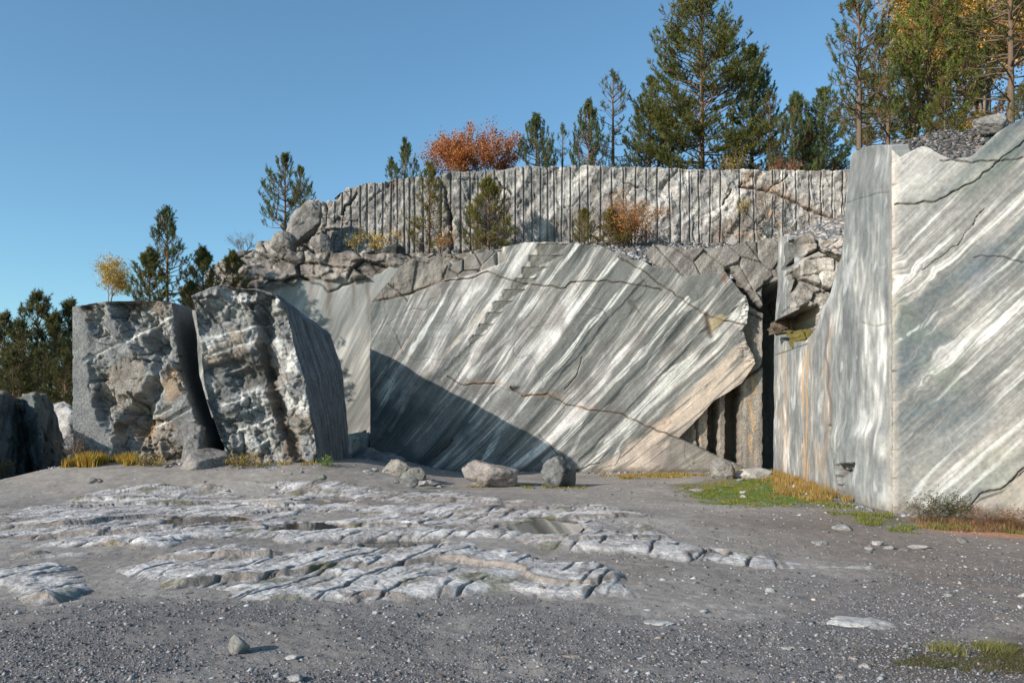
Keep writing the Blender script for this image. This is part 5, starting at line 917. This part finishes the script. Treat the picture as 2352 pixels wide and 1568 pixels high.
grass('grass', [(2040, 1520), (2130, 1490), (2260, 1480), (2420, 1490), (2600, 1500), (2600, 1560), (2352, 1540), (2150, 1535)], 14000, .030, [(.10, .11, .03), (.08, .09, .025), (.14, .11, .05), (.07, .055, .025)], 6, 'green and brown turf at the lower right corner', .0035, lean=1.2)
for px, py, sd, lb in [(2175, 1497, 7, 'yellow green grass tuft on the turf at the lower right, left one'), (2280, 1492, 8, 'yellow green grass tuft on the turf at the lower right, right one')]:
    cx, cy = GP(px, py); o = grass('grass_tuft', None, 500, .085, [(.20, .20, .07), (.26, .23, .09), (.13, .15, .04)], sd, lb, .0035, lean=1.3, world=[(cx-.11, cy-.1), (cx+.11, cy-.1), (cx+.11, cy+.1), (cx-.11, cy+.1)]); del o['kind']; thing(o, lb, 'grass tuft', 'grass tufts at the lower right')
grass('grass', [(1380, 1092), (1440, 1088), (1560, 1085), (1640, 1092), (1560, 1100), (1440, 1100)], 3500, .08, GD[:2]+GO, 9, 'rusty olive grass strip at the foot of the banded wall', .012)
grass('grass', None, 2600, .30, [(.42, .30, .04), (.34, .26, .04), (.16, .15, .03), (.46, .22, .05)], 10, 'yellow flowering weeds at the foot of the tall broken block', .016, world=[(-12.3, 22.0), (-11.2, 21.8), (-10.3, 22.3), (-10.6, 23.3), (-12.2, 23.3)])
grass('grass', None, 500, .13, GO+GD[:1], 11, 'olive weeds at the foot of the grooved leaning block', .014, world=[(-8.6, 22.2), (-5.6, 22.2), (-5.4, 23.0), (-8.4, 23.0)])
grass('moss', None, 1600, .06, GO, 12, 'mossy fringe around the two big boulders', .014, world=[(-1.3, 22.1), (1.9, 21.9), (2.2, 22.8), (-1.2, 22.8)])
# loose stones one can pick out, each a thing; (px, py of the foot, half width px, height ratio, tone, label)
ST = [(1513, 1432, 32, .16, (.56, .55, .53), 'smooth whitish slab sunk flat in the gravel, rounder one of two'), (1960, 1428, 66, .07, (.56, .545, .52), 'long whitish slab sunk flat in the gravel, pointed one of two'),(545, 1496, 27, .95, (.38, .37, .345), 'single pale pointed stone casting a shadow on the near gravel'), (672, 1510, 17, .35, (.42, .41, .40), 'flat pale stone in the gravel right of the pointed stone'), (680, 1562, 24, .4, (.36, .36, .37), 'flat stone at the bottom edge of the near gravel'), (1315, 1508, 20, .22, (.34, .29, .25), 'flat brownish stone sunk in the gravel near the bottom middle'),
      (322, 1400, 16, .5, (.22, .21, .20), 'dark knobbly stone on the crest of the near gravel'), (1770, 1358, 12, .6, (.42, .43, .43), 'round grey-white stone in the gravel right of the bedrock'), (862, 1408, 9, .5, (.40, .39, .38), 'small pale stone below the bedrock edge'), (2178, 1368, 10, .5, (.40, .39, .37), 'small pale stone far right in the gravel'), (1245, 1350, 8, .5, (.2, .17, .16), 'tiny dark stone on the lower bedrock'),
      (1935, 1216, 26, .30, (.38, .37, .35), 'flat grey stone slab near the block corner'), (1928, 1206, 12, .6, (.17, .16, .15), 'dark lump on the flat slab near the block corner'), (1880, 1250, 20, .35, (.40, .39, .36), 'flat stone left of the corner path stones'), (2110, 1258, 20, .3, (.42, .40, .37), 'flat pale stone right of the block corner'), (2015, 1250, 13, .5, (.40, .38, .35), 'pale stone in the path before the block corner'), (2210, 1245, 14, .6, (.25, .24, .22), 'grey stone on the orange soil'),
      (1995, 1262, 12, .4, (.36, .35, .33), 'low stone amid the corner path stones'), (2040, 1260, 12, .5, (.34, .33, .31), 'greyish angular stone amid the corner path stones'), (1700, 1104, 10, .5, (.32, .31, .29), 'little stone at the edge of the green grass'), (1707, 1134, 12, .5, (.40, .39, .36), 'pale stone left on the green grass'), (1708, 1142, 8, .5, (.40, .39, .36), 'small pale stone below the one on the green grass'), (1600, 1128, 16, .3, (.42, .41, .38), 'flat pale stone left of the green grass'),
      (212, 1108, 12, .55, (.30, .28, .26), 'brownish stone on the dirt bank below the yellow weeds'), (228, 1106, 9, .6, (.22, .21, .20), 'dark stone beside the brownish one on the dirt bank'), (742, 1098, 12, .5, (.16, .19, .16), 'greenish dark stone lying on the dirt bank'), (848, 1088, 14, .5, (.36, .34, .32), 'pale stone on the right end of the dirt bank'), (862, 1082, 11, .5, (.33, .31, .29), 'angular stone behind the pale one on the dirt bank'), (940, 1112, 18, .7, (.27, .27, .26), 'grey squarish stone below the dirt bank end'), (972, 1114, 16, .4, (.36, .34, .32), 'low pale stone right of the grey squarish stone'), (1010, 1120, 9, .5, (.34, .32, .30), 'small stone left of the big boulder'), (908, 1108, 9, .5, (.34, .32, .29), 'small stone left of the grey squarish stone'),
      (185, 1085, 10, .6, (.30, .28, .26), 'small stone at the foot of the reddish shrub'), (520, 1128, 9, .4, (.38, .36, .34), 'thin pale chip on the dirt bank middle'), (630, 1120, 10, .4, (.36, .34, .33), 'pale chip right of the middle on the dirt bank'), (760, 1158, 16, .6, (.34, .31, .29), 'stone standing in the far small puddle'), (1985, 1530, 16, .3, (.44, .40, .36), 'flat cream stone at the edge of the brown turf'), (1960, 1512, 12, .3, (.40, .36, .33), 'flat stone shard left of the brown turf'), (1930, 1555, 14, .3, (.38, .34, .31), 'flat stone low at the edge of the brown turf'),
      (1940, 1490, 12, .35, (.36, .36, .35), 'grey flat shard in the gravel left of the turf'), (1805, 1490, 11, .4, (.42, .42, .41), 'whitish shard in the lower right gravel'), (1620, 1520, 9, .4, (.44, .43, .42), 'tiny whitish shard below the round sunk slab'), (2352, 1370, 14, .5, (.45, .44, .42), 'pale stone at the right frame edge')]
for i, (px, py, hw, hr, tn, lb) in enumerate(ST):
    x, y = GP(px, py); z = float(gravel_h(np.array([x]), np.array([y]))[0]); zb_ = float(bed_h(np.array([x]), np.array([y]))[0][0]); z = max(z, zb_) if bed_sd(np.array([x]), np.array([y]))[0] < 0 else z
    x, y = GP(px, py, z); w_ = hw*y/F; V, Fc, C = shape_rock(300+i, (w_, w_*.75, w_*hr), 12, 4, .05, tn, .5, 2.5); o = mesh('stone', V, [Fc], M_STONE, None, C); o.rotation_euler = (0, 0, i*1.3 % 1-.5); o.location = (x, y, z+w_*hr*.45); thing(o, lb, 'stone', 'loose stones on the quarry floor')
# scattered unnamed look-alike stones
r = np.random.RandomState(77); cnt = 0
protos = []
for i in range(6):
    V, Fc, C = shape_rock(500+i, (1, .8, .42), 11, 3, .06, (.36, .35, .335), .4, 2.5); protos.append((V, Fc, C))
first = [None]*6
while cnt < 130:
    y = 7*(27/7)**r.rand(); x = r.uniform(-.62, .62)*y; px = CX+F*x/y; py = HY+F*CZ/y
    if bed_sd(np.array([x]), np.array([y]))[0] < .1 or (px < 1400 and r.rand() < .65) or (y > 21 and (x > 5 or x < -9)): continue
    k = cnt % 6; w_ = r.uniform(.022, .06)*(.7+y*.028); z = float(gravel_h(np.array([x]), np.array([y]))[0])
    if first[k] is None: first[k] = mesh('stone', protos[k][0], [protos[k][1]], M_STONE, None, protos[k][2]); o = first[k]
    else: o = first[k].copy(); col.objects.link(o)
    o.scale = (w_, w_, w_*r.uniform(.7, 1.2)); o.rotation_euler = (0, 0, r.uniform(0, 6.28)); o.location = (x, y, z+w_*.12)
    thing(o, 'small pale flat stone, one of many alike scattered over the gravel and packed ground', 'stone', 'small scattered stones'); cnt += 1

# broken chips gathered along the foot of the walls
rr_ = np.random.RandomState(91); n_ = 4200; seg = [((-5.0, 29.8), (8.6, 29.8)), ((9.3, 29.0), (7.0, 15.2)), ((7.1, 14.8), (10.5, 13.6)), ((-13.0, 22.9), (-5.3, 22.6))]; pk = rr_.choice(4, n_, p=[.4, .25, .15, .2]); t_ = rr_.rand(n_)
A_ = np.array([s_[0] for s_ in seg])[pk]; B_ = np.array([s_[1] for s_ in seg])[pk]; Q_ = A_+(B_-A_)*t_[:, None]; off_ = np.abs(rr_.normal(0, .45, n_))+.05
X_ = Q_[:, 0]-off_*np.where(pk == 1, .95, .15); Y_ = Q_[:, 1]-off_*np.where(pk == 1, .1, .95); kk = fbm(X_*.9, Y_*.9, o=3, k=92) > -.15; X_, Y_ = X_[kk], Y_[kk]
sz = np.minimum(.022*np.exp(rr_.normal(0, .6, len(X_))), .11); struct(pebbles('rubble_chips', X_, Y_, sz, pebcol(len(X_), rr_, .12, .45), 93), 'stuff', 'broken stone chips gathered along the foot of the walls')
